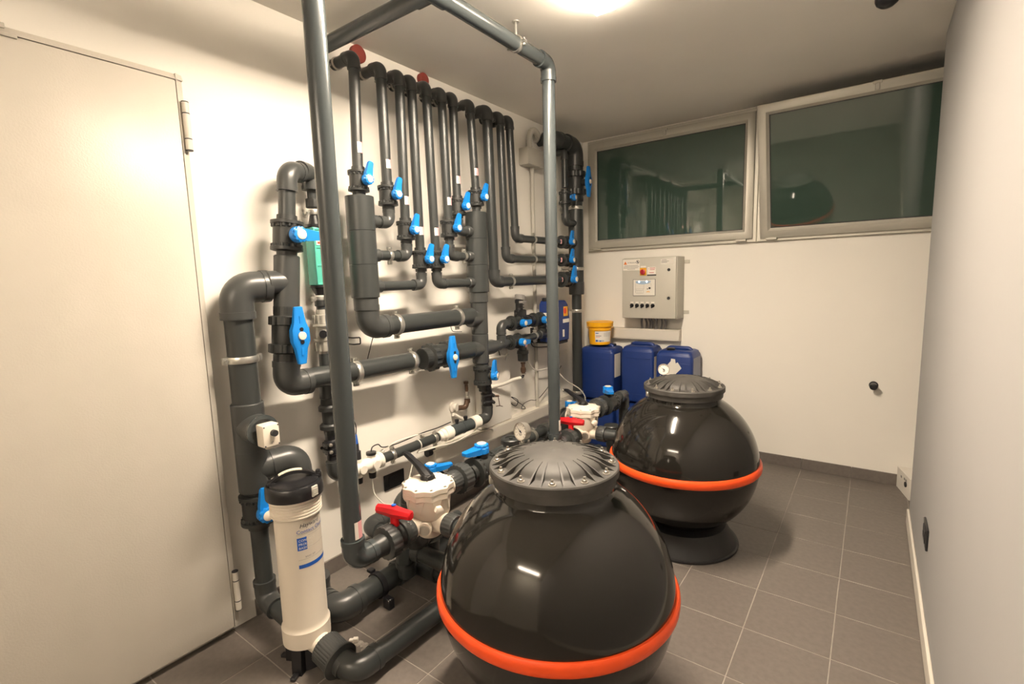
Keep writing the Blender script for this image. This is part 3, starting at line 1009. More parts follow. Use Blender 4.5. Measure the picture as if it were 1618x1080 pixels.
part('lid_clip', b, CONDUIT, lid, 'pale ribbed catch')
for k in range(4):
    a = math.radians(-62 + 90 * k)
    d = V((math.cos(a), math.sin(a), 0))
    n = V((-d.y, d.x, 0))
    b = new()
    prism(b, [o + d * 0.030 + Z * 0.105 - n * 0.022, o + d * 0.076 + Z * 0.105 - n * 0.020, o + d * 0.086 + Z * 0.030 - n * 0.018, o + d * 0.086 - n * 0.018, o + d * 0.03 - n * 0.018], n * 0.038)
    box(b, o + d * 0.096 + Z * 0.007, (0.040, 0.022, 0.014), 0.003, (d, n, Z), 1)
    part('foot', b, BLACK, t, 'black plastic foot')
b = new()
lathe(b, o, Z, [(0.0, 0.062), (0.030, 0.060), (0.105, 0.052)], 28)
part('base', b, BLACKM, t)
# printed label, wrapped on the cylinder
def band(name, a0, a1, z0, z1, r, m):
    b = new()
    n = max(2, int((a1 - a0) / 0.09))
    rows = [(b.verts.new(o + V((math.cos(a0 + (a1 - a0) * k / n) * r, math.sin(a0 + (a1 - a0) * k / n) * r, z0))), b.verts.new(o + V((math.cos(a0 + (a1 - a0) * k / n) * r, math.sin(a0 + (a1 - a0) * k / n) * r, z1)))) for k in range(n + 1)]
    for k in range(n):
        b.faces.new((rows[k][0], rows[k + 1][0], rows[k + 1][1], rows[k][1]))
    return part(name, b, m, t)
A0 = math.radians(-34)
rl = 0.0806
band('label_block', A0, A0 + 0.42, 0.487, 0.535, rl, INKBLUE)
band('label_stripe', A0, A0 + 1.60, 0.418, 0.432, rl, INKBLUE)
band('label_rule', A0, A0 + 1.5, 0.5465, 0.5475, rl, INKGREY)
band('label_rule', A0 + 0.46, A0 + 1.5, 0.5375, 0.5380, rl, INKGREY)
band('label_rule', A0 + 0.46, A0 + 1.5, 0.4935, 0.4940, rl, INKGREY)
band('label_rule', A0, A0 + 1.3, 0.4505, 0.4512, rl, INKGREY)
text('Hayward', 'lettering', 0.0215, o, X, Z, INK, t, (o + Z * 0.5715, rl, A0 + 0.14), 0.3)
text('Contact Chamber', 'lettering', 0.0195, o, X, Z, INKBLUE, t, (o + Z * 0.5505, rl, A0))
for k, s in enumerate(('CONTACT', 'PROLETIL', 'BASIC DP')):
    text(s, 'lettering', 0.0125, o, X, Z, PAPER, t, (o + Z * (0.5195 - k * 0.014), rl + 0.0003, A0 + 0.055))
text('BASIC DP', 'lettering', 0.009, o, X, Z, INKGREY, t, (o + Z * 0.456, rl, A0 + 0.30))

# ================================================================ LEFT PIPE STACK (beside the door)
def lerp(a, b, f):
    return a + (b - a) * f
LX, LY = 0.100, 0.935
t = thing('supply_pipe', 'thick black pipe standing beside the door, with an elbow on top and a steel clamp', 'pipe', (LX, LY, 0.1))
rL = 0.053
add_pipe(t, (LX, LY, 0.965), (LX, LY, 1.36), rL)
add_elbow(t, (LX, LY, 1.435), -Z, V((0.12, 1, 0.03)), rL, 0.120)
add_clamp(t, (LX, LY, 1.153), Z, rL, (0, LY, 1.153))
add_tee(t, (LX, LY, 0.875), Z, 0.100, X, 0.108, rL * 1.15)
b = new()
lathe(b, (LX + 0.100, LY, 0.875), X, [(0, rL * 1.10), (0.002, rL * 1.16), (0.012, rL * 1.16), (0.012, rL * 0.86)], 40, None, True, False)
lathe(b, (LX + 0.060, LY, 0.875), X, [(0, rL * 0.86), (0.001, rL * 0.5)], 40, None, False, True)
part('tee_mouth', b, PVCL, t)
LD = V((0.22, 1, 0.06)).normalized()
LC = V((LX, LY, 0.694))
add_tee(t, LC, Z, 0.088, LD, 0.10, rL * 1.15)
LE = LC + LD * 0.168
add_elbow(t, LE, -LD, V((0.10, 0.0, -1)), rL, 0.100, None, 1.12)
add_pipe(t, LE + V((0.01, 0, -0.08)), (LX + 0.125, 1.085, 0.18), rL * 0.9)
add_elbow(t, (LX + 0.135, 1.085, 0.085), Z, X, 0.050, 0.100)
add_sleeve(t, (LX, LY, 0.585), (LX, LY, 0.608), 0.044)
add_pipe(t, (LX, LY, 0.17), (LX, LY, 0.455), 0.035)
add_elbow(t, (LX, LY, 0.118), Z, V((1, -0.02, -0.10)), 0.036, 0.088)
add_pipe(t, (LX + 0.06, LY - 0.001, 0.110), (CX - 0.075, CY + 0.004, 0.098), 0.034)
ball_valve('ball valve with blue lever low on the thick pipe, half behind the chamber lid', (LX, LY, 0.527), Z, V((0.99, -0.10, 0)), Z, 0.0335, 'blue-levered ball valves')
t = thing('flow_switch', 'small cream box with a black knob fixed in the pipe mouth beside the door', 'switch', (0.235, LY, 0.83))
b = new()
cyl(b, (0.165, LY, 0.875), (0.225, LY, 0.875), 0.026, 20)
part('stem', b, BLACK, t)
b = new()
box2(b, (0.222, LY - 0.034, 0.822), (0.276, LY + 0.032, 0.910), 0.006, 2)
part('box', b, CREAM, t)
b = new()
cyl(b, (0.276, LY + 0.006, 0.876), (0.292, LY + 0.006, 0.876), 0.0125, 20)
part('knob', b, BLACKM, t, 'round black knob')
b = new()
for yy, zz in ((-0.028, 0.903), (0.026, 0.829), (-0.028, 0.829), (0.026, 0.903)):
    cyl(b, (0.2755, LY + yy, zz), (0.2768, LY + yy, zz), 0.0028, 10)
box2(b, (0.2758, LY - 0.003, 0.834), (0.2766, LY - 0.0018, 0.842))
box2(b, (0.2758, LY + 0.002, 0.838), (0.2766, LY + 0.0032, 0.844))
part('screw', b, INK, t)
b = new()
cyl(b, (0.25, LY - 0.005, 0.822), (0.25, LY - 0.005, 0.810), 0.011, 12)
part('cable_gland', b, CREAM, t)

# second stack: M leans slightly as in the room
def MP(z):
    return V((0.140, 1.086 + (z - 1.03) * 0.093, z))
mdir = (MP(2.0) - MP(1.0)).normalized()
t = thing('valve_stack_pipe', 'black pipe stack with a tall tee, linking the door-side pipe to the lower manifold', 'pipe', MP(1.0))
add_tee(t, MP(1.453), mdir, 0.110, V((-0.12, -1, -0.03)), 0.085, 0.051)
add_elbow(t, MP(1.022), mdir, Y, 0.046, 0.100)
add_pipe(t, MP(1.03) + V((0.0, 0.09, 0)), (0.150, 1.80, 1.020), 0.0465)
add_pipe(t, MP(1.70), MP(1.87), 0.0335)
add_elbow(t, MP(1.912), -mdir, V((-0.42, 0.9, 0.08)), 0.0345, 0.085)
add_pipe(t, MP(1.912) + V((-0.42, 0.9, 0.08)) * 0.06, (0.085, 1.30, 1.925), 0.0335)
add_clamp(t, (0.148, 1.425, 1.021), Y, 0.0465, (0, 1.425, 1.021))
add_clamp(t, (0.150, 1.775, 1.020), Y, 0.0465, (0, 1.775, 1.020))
big_valve('large union valve with long upright blue handle beside the door-side pipe', MP(1.235), mdir, X, Z, 0.041, 'large valves with long blue handles')
ball_valve('ball valve with level blue lever, high on the door-side stack', MP(1.643), mdir, X, V((0, 1, -0.03)), 0.0325, 'blue-levered ball valves')

# ---------------------------------------------------------------- flow meter line
NX, NY = 0.068, 1.320
t = thing('meter_pipe', 'thin black pipe line behind the riser, dropping from the elbow to the dosing line', 'pipe', (NX, NY, 0.5))
add_elbow(t, (NX, NY, 1.935), V((0.42, -0.9, -0.08)), -Z, 0.034, 0.075)
add_pipe(t, (NX, NY, 1.81), (NX, NY, 1.88), 0.021)
b = new()
lathe(b, (NX, NY, 1.780), Z, [(0, 0.026), (0.003, 0.030, 0.02), (0.040, 0.030, 0.02), (0.043, 0.024)], 48, 12)
part('union_nut', b, VALVE, t)
add_clamp(t, (NX, NY, 1.762), Z, 0.022, (0, NY, 1.762))
add_clamp(t, (NX, NY, 1.375), Z, 0.022, (0, NY, 1.375))
b = new()
lathe(b, (NX, NY, 1.340), Z, [(0, 0.022), (0.002, 0.026), (0.028, 0.026), (0.03, 0.020)], 24)
part('union_nut', b, VALVE, t)
add_pipe(t, (NX, NY, 1.30), (NX, NY, 1.36), 0.020)
add_pipe(t, (NX, NY, 1.02), (NX, NY, 1.13), 0.026)
add_sleeve(t, (NX, NY, 0.905), (NX, NY, 1.05), 0.036)
b = new()
for z0 in (0.845, 0.755):
    lathe(b, (NX, NY, z0), Z, [(0, 0.036), (0.004, 0.046), (0.022, 0.046), (0.030, 0.038)], 48)
lathe(b, (NX, NY, 0.725), Z, [(0, 0.026), (0.02, 0.030), (0.16, 0.034), (0.19, 0.030)], 32)
part('check_union', b, VALVE, t)
b = new()
lathe(b, (NX, NY, 0.605), Z, [(0, 0.025), (0.025, 0.025), (0.03, 0.032), (0.095, 0.032), (0.10, 0.026), (0.13, 0.026)], 24)
for z0 in (0.655, 0.690):
    box(b, (NX + 0.01, NY, z0), (0.05, 0.084, 0.020), 0.006)
part('pipe_saddle', b, BLACK, t)
b = new()
for z0 in (0.655, 0.690):
    for s in (-0.028, 0.028):
        lathe(b, (NX + 0.034, NY + s, z0), X, [(0, 0.009), (0.008, 0.008), (0.010, 0.005)], 10)
part('bolt', b, STEEL, t)
add_elbow(t, (NX, NY, 0.520), Z, Y, 0.027, 0.075)

t = thing('flow_meter', 'teal see-through flow meter on the wall, half hidden by the thick riser', 'meter', (NX, NY, 1.40))
b = new()
box2(b, (NX - 0.030, NY - 0.034, 1.435), (NX + 0.036, NY + 0.034, 1.695), 0.008, 2)
part('tube', b, TEAL, t)
b = new()
for s in (-1, 1):
    box2(b, (NX + 0.030, NY + s * 0.030 - 0.004, 1.440), (NX + 0.043, NY + s * 0.030 + 0.004, 1.690), 0.002, 1)
for z0 in (1.437, 1.52, 1.60, 1.680):
    box2(b, (NX + 0.030, NY - 0.034, z0), (NX + 0.040, NY + 0.034, z0 + 0.010), 0.002, 1)
part('frame_rib', b, TEAL, t)
b = new()
lathe(b, (NX, NY, 1.695), Z, [(0, 0.040), (0.012, 0.040), (0.012, 0.026), (0.055, 0.018)], 28)
part('end_cap', b, BLACK, t)
b = new()
lathe(b, (NX, NY, 1.435), -Z, [(0, 0.040), (0.008, 0.040), (0.010, 0.034), (0.045, 0.018)], 28)
part('end_cap', b, BLACK, t)
b = new()
box2(b, (NX + 0.037, NY - 0.022, 1.615), (NX + 0.0385, NY + 0.022, 1.635))
part('label', b, PAPER, t)
b = new()
box2(b, (NX + 0.0384, NY - 0.016, 1.620), (NX + 0.039, NY + 0.004, 1.630))
part('label_print', b, RED2, t)
t = thing('clear_valve', 'smoky clear dosing valve body with ribbed nuts, below the teal meter', 'valve', (NX, NY, 1.13))
b = new()
lathe(b, (NX, NY, 1.120), Z, [(0, 0.026), (0.012, 0.028), (0.012, 0.034), (0.060, 0.037), (0.062, 0.041), (0.070, 0.041), (0.070, 0.031), (0.125, 0.031), (0.128, 0.041), (0.136, 0.041), (0.138, 0.037), (0.180, 0.034), (0.182, 0.024), (0.205, 0.022)], 36)
part('body', b, CLEAR, t)
b = new()
for k in range(12):
    a = 2 * math.pi * k / 12
    d = V((math.cos(a), math.sin(a), 0))
    for z0 in (1.155, 1.280):
        box(b, V((NX, NY, z0)) + d * 0.037, (0.006, 0.006, 0.040), 0, (d, d.cross(Z), Z))
part('nut_rib', b, CLEAR, t)
b = new()
cyl(b, (NX + 0.02, NY - 0.012, 1.215), (NX + 0.050, NY - 0.030, 1.215), 0.018, 16)
part('knob', b, BLACK, t)
bm = new()
sweep(bm, rounded([(0.0, 1.505, 1.170), (0.040, 1.505, 1.170), (0.040, 1.545, 1.168), (0.040, 1.545, 1.135), (0.040, 1.505, 1.137), (0.0, 1.505, 1.137)], 0.006, 3), 0.0035, 8)
solo('wall_hook', bm, BLACKM, 'small black wire hook on the wall just below the upper manifold elbow', 'hook', (0, 1.52, 1.15))

# ================================================================ DOSING LINE
def DP(y):
    f = (y - 1.33) / (2.41 - 1.33)
    return V((lerp(0.068, 0.128, f), y, lerp(0.512, 0.545, f)))
dd = (DP(2.0) - DP(1.4)).normalized()
t = thing('dosing_pipe', 'black dosing pipe low on the wall with white unions and steel clamps', 'pipe', DP(1.4))
add_pipe(t, DP(1.38), DP(1.44), 0.026)
add_pipe(t, DP(1.58), DP(1.99), 0.0265)
add_clamp(t, DP(1.665), dd, 0.0265, (0, 1.665, DP(1.665).z))
add_clamp(t, DP(1.965), dd, 0.0265, (0, 1.965, DP(1.965).z))
b = new()
lathe(b, DP(1.995), dd, [(0, 0.0265), (0.02, 0.030), (0.025, 0.036), (0.045, 0.036), (0.045, 0.044), (0.095, 0.044), (0.10, 0.036), (0.11, 0.032)], 36)
part('union', b, WHITEP, t, 'white plastic union')
b = new()
lathe(b, DP(2.105), dd, [(0, 0.034), (0.004, 0.037), (0.17, 0.037), (0.174, 0.034)], 32)
lathe(b, DP(2.19), dd, [(0, 0.039), (0.008, 0.039)], 32)
part('injection_body', b, PVCL, t)
for yy in (2.15, 2.225):
    b = new()
    p = DP(yy)
    cyl(b, p + Z * 0.03, p + Z * 0.055, 0.011, 12)
    lathe(b, p + Z * 0.050, Z, [(0, 0.014), (0.012, 0.014), (0.014, 0.009)], 12)
    part('injection_port', b, BLACK, t)
b = new()
lathe(b, DP(2.28), dd, [(0, 0.032), (0.004, 0.042), (0.055, 0.042), (0.06, 0.034), (0.075, 0.031)], 36)
part('union', b, WHITEP, t, 'white plastic union')
EP = V((0.132, 2.425, 0.548))
add_elbow(t, EP, -dd, Z, 0.030, 0.078)
b = new()
lathe(b, EP + Z * 0.072, Z, [(0, 0.036), (0.003, 0.0365), (0.006, 0.036)], 32)
lathe(b, EP - dd * 0.072, -dd, [(0, 0.036), (0.003, 0.0365), (0.006, 0.036)], 32)
part('glue_ring', b, CONDUIT, t)
b = new()
lathe(b, (0.134, 2.424, 0.62), Z, [(0, 0.028), (0.01, 0.034), (0.105, 0.034), (0.115, 0.030), (0.175, 0.028)], 28)
for z0 in (0.655, 0.700):
    box(b, (0.138, 2.424, z0), (0.075, 0.075, 0.020), 0.008, (V((0.8, -0.6, 0)), V((0.6, 0.8, 0)), Z))
    for s in (-1, 1):
        q = V((0.138, 2.424, z0)) + V((0.8, -0.6, 0)) * 0.036 + V((0.6, 0.8, 0)) * s * 0.030
        lathe(b, q, V((0.8, -0.6, 0)), [(0, 0.011), (0.010, 0.010), (0.014, 0.006)], 10)
part('pipe_saddle', b, BLACK, t)
b = new()
cyl(b, (0.165, 2.435, 0.690), (0.178, 2.450, 0.690), 0.009, 12)
part('port_nut', b, WHITEP, t)
b = new()
cyl(b, (0.178, 2.450, 0.690), (0.196, 2.470, 0.690), 0.0075, 12)
sweep(b, rounded([(0.192, 2.466, 0.690), (0.194, 2.470, 0.655), (0.196, 2.475, 0.620)], 0.01, 4), 0.0025, 6)
sweep(b, [(0.190, 2.445, 0.625), (0.196, 2.475, 0.622), (0.200, 2.500, 0.612)], 0.0028, 6)
part('vent_cock', b, BRASS, t)

t = thing('probe_holder', 'white plastic probe holder at the low end of the dosing line, beside the riser', 'holder', DP(1.51))
b = new()
p = DP(1.42)
lathe(b, p, dd, [(0, 0.030), (0.006, 0.036), (0.150, 0.036), (0.156, 0.041), (0.172, 0.041), (0.176, 0.030)], 32)
for yy in (1.455, 1.535):
    q = DP(yy)
    cyl(b, q, q + Z * 0.048, 0.021, 20)
    cyl(b, q, q - Z * 0.052, 0.017, 20)
    cyl(b, q, q + X * 0.048, 0.021, 20)
part('body', b, WHITEP, t)
b = new()
q = DP(1.535)
lathe(b, q + Z * 0.046, Z, [(0, 0.026), (0.013, 0.026), (0.015, 0.012)], 20)
for yy in (1.455,):
    q = DP(yy)
    lathe(b, q - Z * 0.048, -Z, [(0, 0.017), (0.002, 0.019, 0.03), (0.030, 0.017, 0.03), (0.032, 0.012)], 36, 12)
part('port_nut', b, BLACK, t)
b = new()
q = DP(1.535)
lathe(b, q - Z * 0.048, -Z, [(0, 0.017), (0.002, 0.019, 0.03), (0.030, 0.017, 0.03), (0.032, 0.012)], 36, 12)
part('port_nut', b, BLACK, t)
t = thing('probe', 'black probe with blue boot and thin cable standing in the white holder', 'probe', DP(1.455) + Z * 0.045)
b = new()
q = DP(1.455)
lathe(b, q + Z * 0.044, Z, [(0, 0.018), (0.045, 0.018), (0.047, 0.011), (0.085, 0.010)], 18)
part('head', b, BLACKM, t)
b = new()
lathe(b, q + Z * 0.127, Z, [(0, 0.009), (0.050, 0.0045)], 14)
part('boot', b, INKBLUE, t, 'blue cable boot')
b = new()
sweep(b, spline([q + Z * 0.175, q + Z * 0.22 + V((0, 0.003, 0)), q + Z * 0.26 + V((-0.01, -0.012, 0)), q + Z * 0.275 + V((-0.02, -0.05, 0))]), 0.0028, 8)
part('cable', b, CABLEK, t)

# ================================================================ MANIFOLDS
XW = 0.150
t = thing('manifold', 'manifold of a thick black header cylinder and a level pipe, first from the door', 'manifold', (XW, 1.51, 1.2))
HY, HR = 1.512, 0.066
for z0, z1 in ((1.370, 1.527), (1.527, 1.685), (1.685, 1.844)):
    add_sleeve(t, (XW, HY, z0), (XW, HY, z1 - 0.0006), HR, 'header_section', PVC)
add_sleeve(t, (XW, HY, 1.308), (XW, HY, 1.372), 0.059)
add_elbow(t, (XW, HY + 0.004, 1.223), Z, Y, 0.048, 0.110)
add_pipe(t, (XW, HY + 0.10, 1.223), (XW, 2.285, 1.223), 0.0485)
add_clamp(t, (XW, 1.690, 1.223), Y, 0.0485, (0, 1.690, 1.223))
add_clamp(t, (XW, 2.150, 1.223), Y, 0.0485, (0, 2.150, 1.223))
for z0 in (1.735, 1.573, 1.422):
    add_sleeve(t, (XW, HY + HR - 0.01, z0), (XW, HY + HR + 0.030, z0), 0.031)
t = thing('manifold', 'second thick black header cylinder, with stacked tees below it', 'manifold', (XW, 2.358, 0.9))
KY = 2.357
for z0, z1 in ((1.365, 1.530), (1.530, 1.687), (1.687, 1.845)):
    add_sleeve(t, (XW, KY, z0), (XW, KY, z1 - 0.0006), HR, 'header_section', PVC)
add_sleeve(t, (XW, KY, 1.300), (XW, KY, 1.367), 0.0575)
add_tee(t, (XW, KY, 1.205), Z, 0.100, -Y, 0.098, 0.0515)
add_tee(t, (XW, KY, 1.012), Z, 0.092, -Y, 0.098, 0.0515)
b = new()
lathe(b, (XW, KY, 1.008), Y, [(0.02, 0.047), (0.115, 0.047), (0.16, 0.036), (0.19, 0.034)], 28)
part('side_outlet', b, FIT, t)
add_pipe(t, (XW, 2.085, 1.018), (XW, KY - 0.08, 1.016), 0.0485)
for yy, z0 in ((2.29, 1.728), (2.29, 1.580), (2.29, 1.424)):
    add_sleeve(t, (XW, yy - 0.030, z0), (XW, yy + 0.02, z0), 0.031)
add_sleeve(t, (XW, KY + 0.005, 0.885), (XW, KY + 0.004, 0.925), 0.044)
b = new()
lathe(b, (0.145, KY + 0.02, 0.735), V((-0.02, 0.0, 1)), [(0, 0.030), (0.03, 0.031), (0.035, 0.036), (0.05, 0.037)], 24)
part('reducer', b, VALVE, t)
big_valve('large union valve with long upright blue handle on the lower manifold pipe', (XW, 1.985, 1.019), Y, X, Z, 0.0455, 'large valves with long blue handles')
ball_valve('ball valve with upright blue lever under the middle header, above the dosing elbow', (0.148, KY + 0.012, 0.838), Z, V((0.95, 0.31, 0)), Z, 0.0300, 'blue-levered ball valves')

# ---------------------------------------------------------------- vertical drops with ball valves
DZ = 2.470
drops = [  # y top, y bottom, valve z, branch z, branch target y, r, label bits
    (1.530, 1.514, 1.913, None, None, 0.0250, 'first'),
    (1.684, 1.684, 1.866, 1.735, HY, 0.0250, 'second'),
    (1.800, 1.790, 1.703, 1.573, HY, 0.0245, 'third'),
    (1.881, 1.884, 1.556, 1.422, HY, 0.0245, 'fourth'),
    (1.986, 2.000, 1.558, 1.424, KY, 0.0245, 'fifth'),
    (2.102, 2.114, 1.733, 1.580, KY, 0.0245, 'sixth'),
    (2.193, 2.196, 1.861, 1.728, KY, 0.0245, 'seventh'),
    (2.342, 2.366, 1.930, None, None, 0.0245, 'eighth'),
]
where = {'first': 'on top of the header nearest the door', 'second': 'entering the first header on top', 'third': 'entering the first header midway', 'fourth': 'entering the first header lowest',
         'fifth': 'entering the middle header lowest', 'sixth': 'entering the middle header midway', 'seventh': 'entering the middle header on top', 'eighth': 'on top of the middle header'}
for yt, yb, zv, zb, yh, r, nm in drops:
    t = thing('drop_pipe', '%s upright black wall pipe from the door, %s' % (nm, where[nm]), 'pipe', (XW, yb, 1.4), 'upright black pipes with blue valves')
    add_elbow(t, (XW, yt, DZ), -X, -Z, r, 0.058)
    add_pipe(t, (0.0, yt, DZ), (XW - 0.04, yt, DZ), r)
    ax = V((0, yb - yt, zv - DZ)).normalized()
    add_pipe(t, (XW, yt, DZ - 0.035), (XW, yb, zv + 0.055), r)
    q = V((XW, yb, zv)) - ax * 0.150
    ang = math.atan2(-q.y, 2.126 - q.x)
    add_sticker(t, q, r, 0.042 if nm != 'first' else 0.048, ang + 0.05, ang + 1.25, 0.40)
    if nm in ('first', 'fifth'):
        b = new()
        if nm == 'first':
            lathe(b, (0.0, 1.665, 2.558), X, [(0, 0.042), (0.022, 0.042), (0.026, 0.036)], 28)
        else:
            lathe(b, (0.0, 2.105, 2.566), X, [(0, 0.036), (0.022, 0.036), (0.028, 0.030)], 28)
        part('fire_collar', b, RUST, t, 'dark red collar at the wall')
    b = new()
    for s, z0 in ((-1, -0.018), (1, 0.022)):
        cyl(b, (0.028, yt + s * (r + 0.012), DZ + z0), (0.028, yt + s * (r + 0.026), DZ + z0), 0.006, 8)
    lathe(b, (0.022, yt, DZ), X, [(0, r * 1.15), (0.012, r * 1.15)], 20)
    part('wall_clamp', b, STEEL, t)
    if zb:
        s = 1 if yh > yb else -1
        add_elbow(t, (XW, yb, zb), Z, Y * s, r, 0.062)
        add_pipe(t, (XW, yb, zb + 0.04), (XW, yb, zv - 0.05), r)
        y1 = yh - s * (HR - 0.004)
        if abs(y1 - yb) > 0.07:
            add_pipe(t, (XW, yb + s * 0.04, zb), (XW, y1, zb), r)
    else:
        add_pipe(t, (XW, yb, 1.835), (XW, yb, zv - 0.05), r * 1.05)
    if nm == 'third':
        add_clamp(t, (XW, 1.672, zb), Y, r, (0, 1.672, zb))
    if nm == 'sixth':
        add_clamp(t, (XW, 2.235, zb), Y, r, (0, 2.235, zb))
    ball_valve('ball valve with blue lever on the %s upright wall pipe from the door' % nm, (XW, yb, zv), ax, X, V((0, 0.24, 0.97)), r, 'blue-levered ball valves')

# plain drops that turn along the wall to the corner header
PX, PY = 0.140, 3.632
for yt, yb, zb, r, nm, cl in ((2.500, 2.520, 1.423, 0.0315, 'ninth', 2.70), (2.630, 2.652, 1.573, 0.0255, 'tenth', 2.985), (2.731, 2.763, 1.712, 0.0255, 'eleventh', 2.985)):
    ends = {'ninth': 'thickest and lowest of the three plain ones', 'tenth': 'middle of the three plain ones', 'eleventh': 'shortest, beside the grey conduit'}
    t = thing('drop_pipe', '%s upright black wall pipe from the door, %s' % (nm, ends[nm]), 'pipe', (XW, yb, zb), 'upright black pipes without valves')
    add_elbow(t, (XW, yt, DZ), -X, -Z, r, 0.062)
    add_pipe(t, (0.0, yt, DZ), (XW - 0.04, yt, DZ), r)
    add_pipe(t, (XW, yt, DZ - 0.04), (XW, yb, zb + 0.05), r)
    add_elbow(t, (XW, yb, zb), Z, Y, r, 0.075)
    add_pipe(t, (XW, yb + 0.06, zb), (XW, 3.345, zb), r)
    add_clamp(t, (XW, cl, zb), Y, r, (0, cl, zb))
    b = new()
    box(b, (XW + r * 0.75, 3.325, zb), (0.004, 0.030, 0.032), 0, (V((0.85, -0.5, 0)), V((0.5, 0.85, 0)), Z))
    part('sticker', b, PINK, t)
    ball_valve('ball valve with upright blue lever where the %s wall pipe meets the corner header' % nm, (XW, 3.42, zb), Y, X, V((0, 0.10, 1)), r, 'corner ball valves')

# ================================================================ CORNER PIPE
t = thing('corner_pipe', 'thick black pipe standing in the far corner beside the window, with elbow, header and clamps', 'pipe', (PX, PY, 0))
add_elbow(t, (PX, PY, 2.470), -Z, -Y, 0.058, 0.150, None, 1.12)
add_pipe(t, (PX, 3.36, 2.470), (PX, 3.50, 2.470), 0.054)
add_elbow(t, (PX, 3.315, 2.470), Y, -X, 0.050, 0.08)
add_pipe(t, (0.0, 3.315, 2.470), (0.08, 3.315, 2.470), 0.035)
add_pipe(t, (PX, PY, 2.285), (PX, PY, 2.36), 0.054)
add_pipe(t, (PX, PY, 1.98), (PX, PY, 2.06), 0.054)
add_sleeve(t, (PX, PY, 1.31), (PX, PY, 1.985), 0.060, 'header_section', PVC)
add_sleeve(t, (PX, PY, 1.295), (PX, PY, 1.40), 0.063)
add_pipe(t, (PX, PY, 0.03), (PX, PY, 1.31), 0.041)
for z0 in (1.423, 1.573, 1.712):
    add_pipe(t, (XW - 0.003, 3.46, z0), (XW - 0.003, 3.60, z0), 0.031)
add_clamp(t, (PX, PY, 1.992), Z, 0.056, (0, PY, 1.992))
add_clamp(t, (PX, PY, 1.505), Z, 0.060, (0, PY, 1.505))
add_clamp(t, (PX, PY, 1.160), Z, 0.041, (0, PY, 1.160))
add_clamp(t, (PX, PY, 0.470), Z, 0.041, (0, PY, 0.470))
big_valve('large union valve with long blue handle seen edge-on, beside the window', (PX, PY, 2.185), Z, X, Z, 0.049, 'large valves with long blue handles')
t = thing('side_pipe', 'thin black pipe dropping beside the corner pipe and turning into it', 'pipe', (XW, 3.45, 1.85))
add_elbow(t, (XW, 3.445, 2.40), -X, -Z, 0.0245, 0.06)
add_pipe(t, (XW, 3.445, 2.13), (XW, 3.445, 2.37), 0.0245)
add_pipe(t, (0, 3.445, 2.40), (XW - 0.04, 3.445, 2.40), 0.0245)
add_elbow(t, (XW, 3.445, 1.868), Z, Y, 0.0255, 0.065)
add_pipe(t, (XW, 3.49, 1.868), (XW, 3.59, 1.868), 0.0255)
add_pipe(t, (XW, 3.445, 1.90), (XW, 3.445, 2.0), 0.0245)
ball_valve('small ball valve with blue lever pointing into the room, high beside the corner pipe', (XW, 3.445, 2.05), Z, V((0.97, 0.2, 0)), V((0.2, -0.97, -0.1)), 0.0255, 'corner ball valves')

# ================================================================ BYPASS LOOP WITH MOTOR VALVE
t = thing('loop_pipe', 'small rectangular black pipe loop beside the middle header, carrying a motor valve', 'pipe', (XW, 2.56, 1.0))
za, zbp = 1.012, 1.140
add_tee(t, (XW, 2.575, za), Y, 0.04, Z, 0.06, 0.033)
add_pipe(t, (XW, 2.575, za + 0.04), (XW, 2.575, zbp - 0.04), 0.0265)
add_elbow(t, (XW, 2.575, zbp), -Z, Y, 0.0275, 0.062)
add_pipe(t, (XW, 2.62, zbp), (XW, 3.06, zbp), 0.0255)
add_elbow(t, (XW, 3.075, zbp), -Y, -Z, 0.0285, 0.062)
add_pipe(t, (XW, 3.075, za + 0.04), (XW, 3.075, zbp - 0.04), 0.0265)
add_tee(t, (XW, 3.075, za + 0.015), Y, 0.045, Z, 0.05, 0.034)
add_pipe(t, (XW, 2.60, za), (XW, 3.05, za + 0.012), 0.0255)
add_tee(t, (XW, 2.818, za + 0.006), Y, 0.045, -Z, 0.060, 0.031)
add_clamp(t, (XW, 2.975, za + 0.01), Y, 0.0265, (0, 2.975, za + 0.01))
b = new()
lathe(b, (XW, 2.818, 0.862), Z, [(0, 0.020), (0.002, 0.036), (0.050, 0.038), (0.055, 0.042), (0.075, 0.040), (0.080, 0.030), (0.10, 0.028)], 28)
part('adapter', b, VALVE, t)
b = new()
box(b, (XW + 0.028, 2.812, 0.985), (0.003, 0.022, 0.045), 0, (V((0.85, -0.5, 0)), V((0.5, 0.85, 0)), Z))
part('sticker', b, PINK, t)
ball_valve('ball valve with level blue lever on the upper pipe of the small loop', (XW, 2.735, zbp), Y, X, V((0, 1, 0.05)), 0.0265, 'loop ball valves')
ball_valve('ball valve with blue lever on the lower pipe of the small loop', (XW, 2.715, za), Y, X, V((0.0, 1.0, -0.05)), 0.0265, 'loop ball valves')
ball_valve('ball valve with level blue lever beside the blue dosing canister', (XW, 3.005, zbp), Y, X, V((0, 1, 0.0)), 0.0265, 'loop ball valves')
t = thing('motor_valve', 'black motor valve with grey cap standing on the small pipe loop', 'valve', (XW, 2.83, zbp))
b = new()
lathe(b, (XW, 2.80, zbp), Y, [(0, 0.030), (0.003, 0.040), (0.040, 0.044), (0.042, 0.034), (0.095, 0.034), (0.097, 0.043), (0.135, 0.041), (0.138, 0.028)], 28)
box(b, (XW, 2.80, zbp + 0.055), (0.066, 0.072, 0.066), 0.012)
lathe(b, (XW, 2.79, zbp + 0.075), Z, [(0, 0.030), (0.02, 0.026), (0.055, 0.026), (0.058, 0.030), (0.080, 0.030), (0.085, 0.022)], 24)
part('body', b, BLACK, t)
b = new()
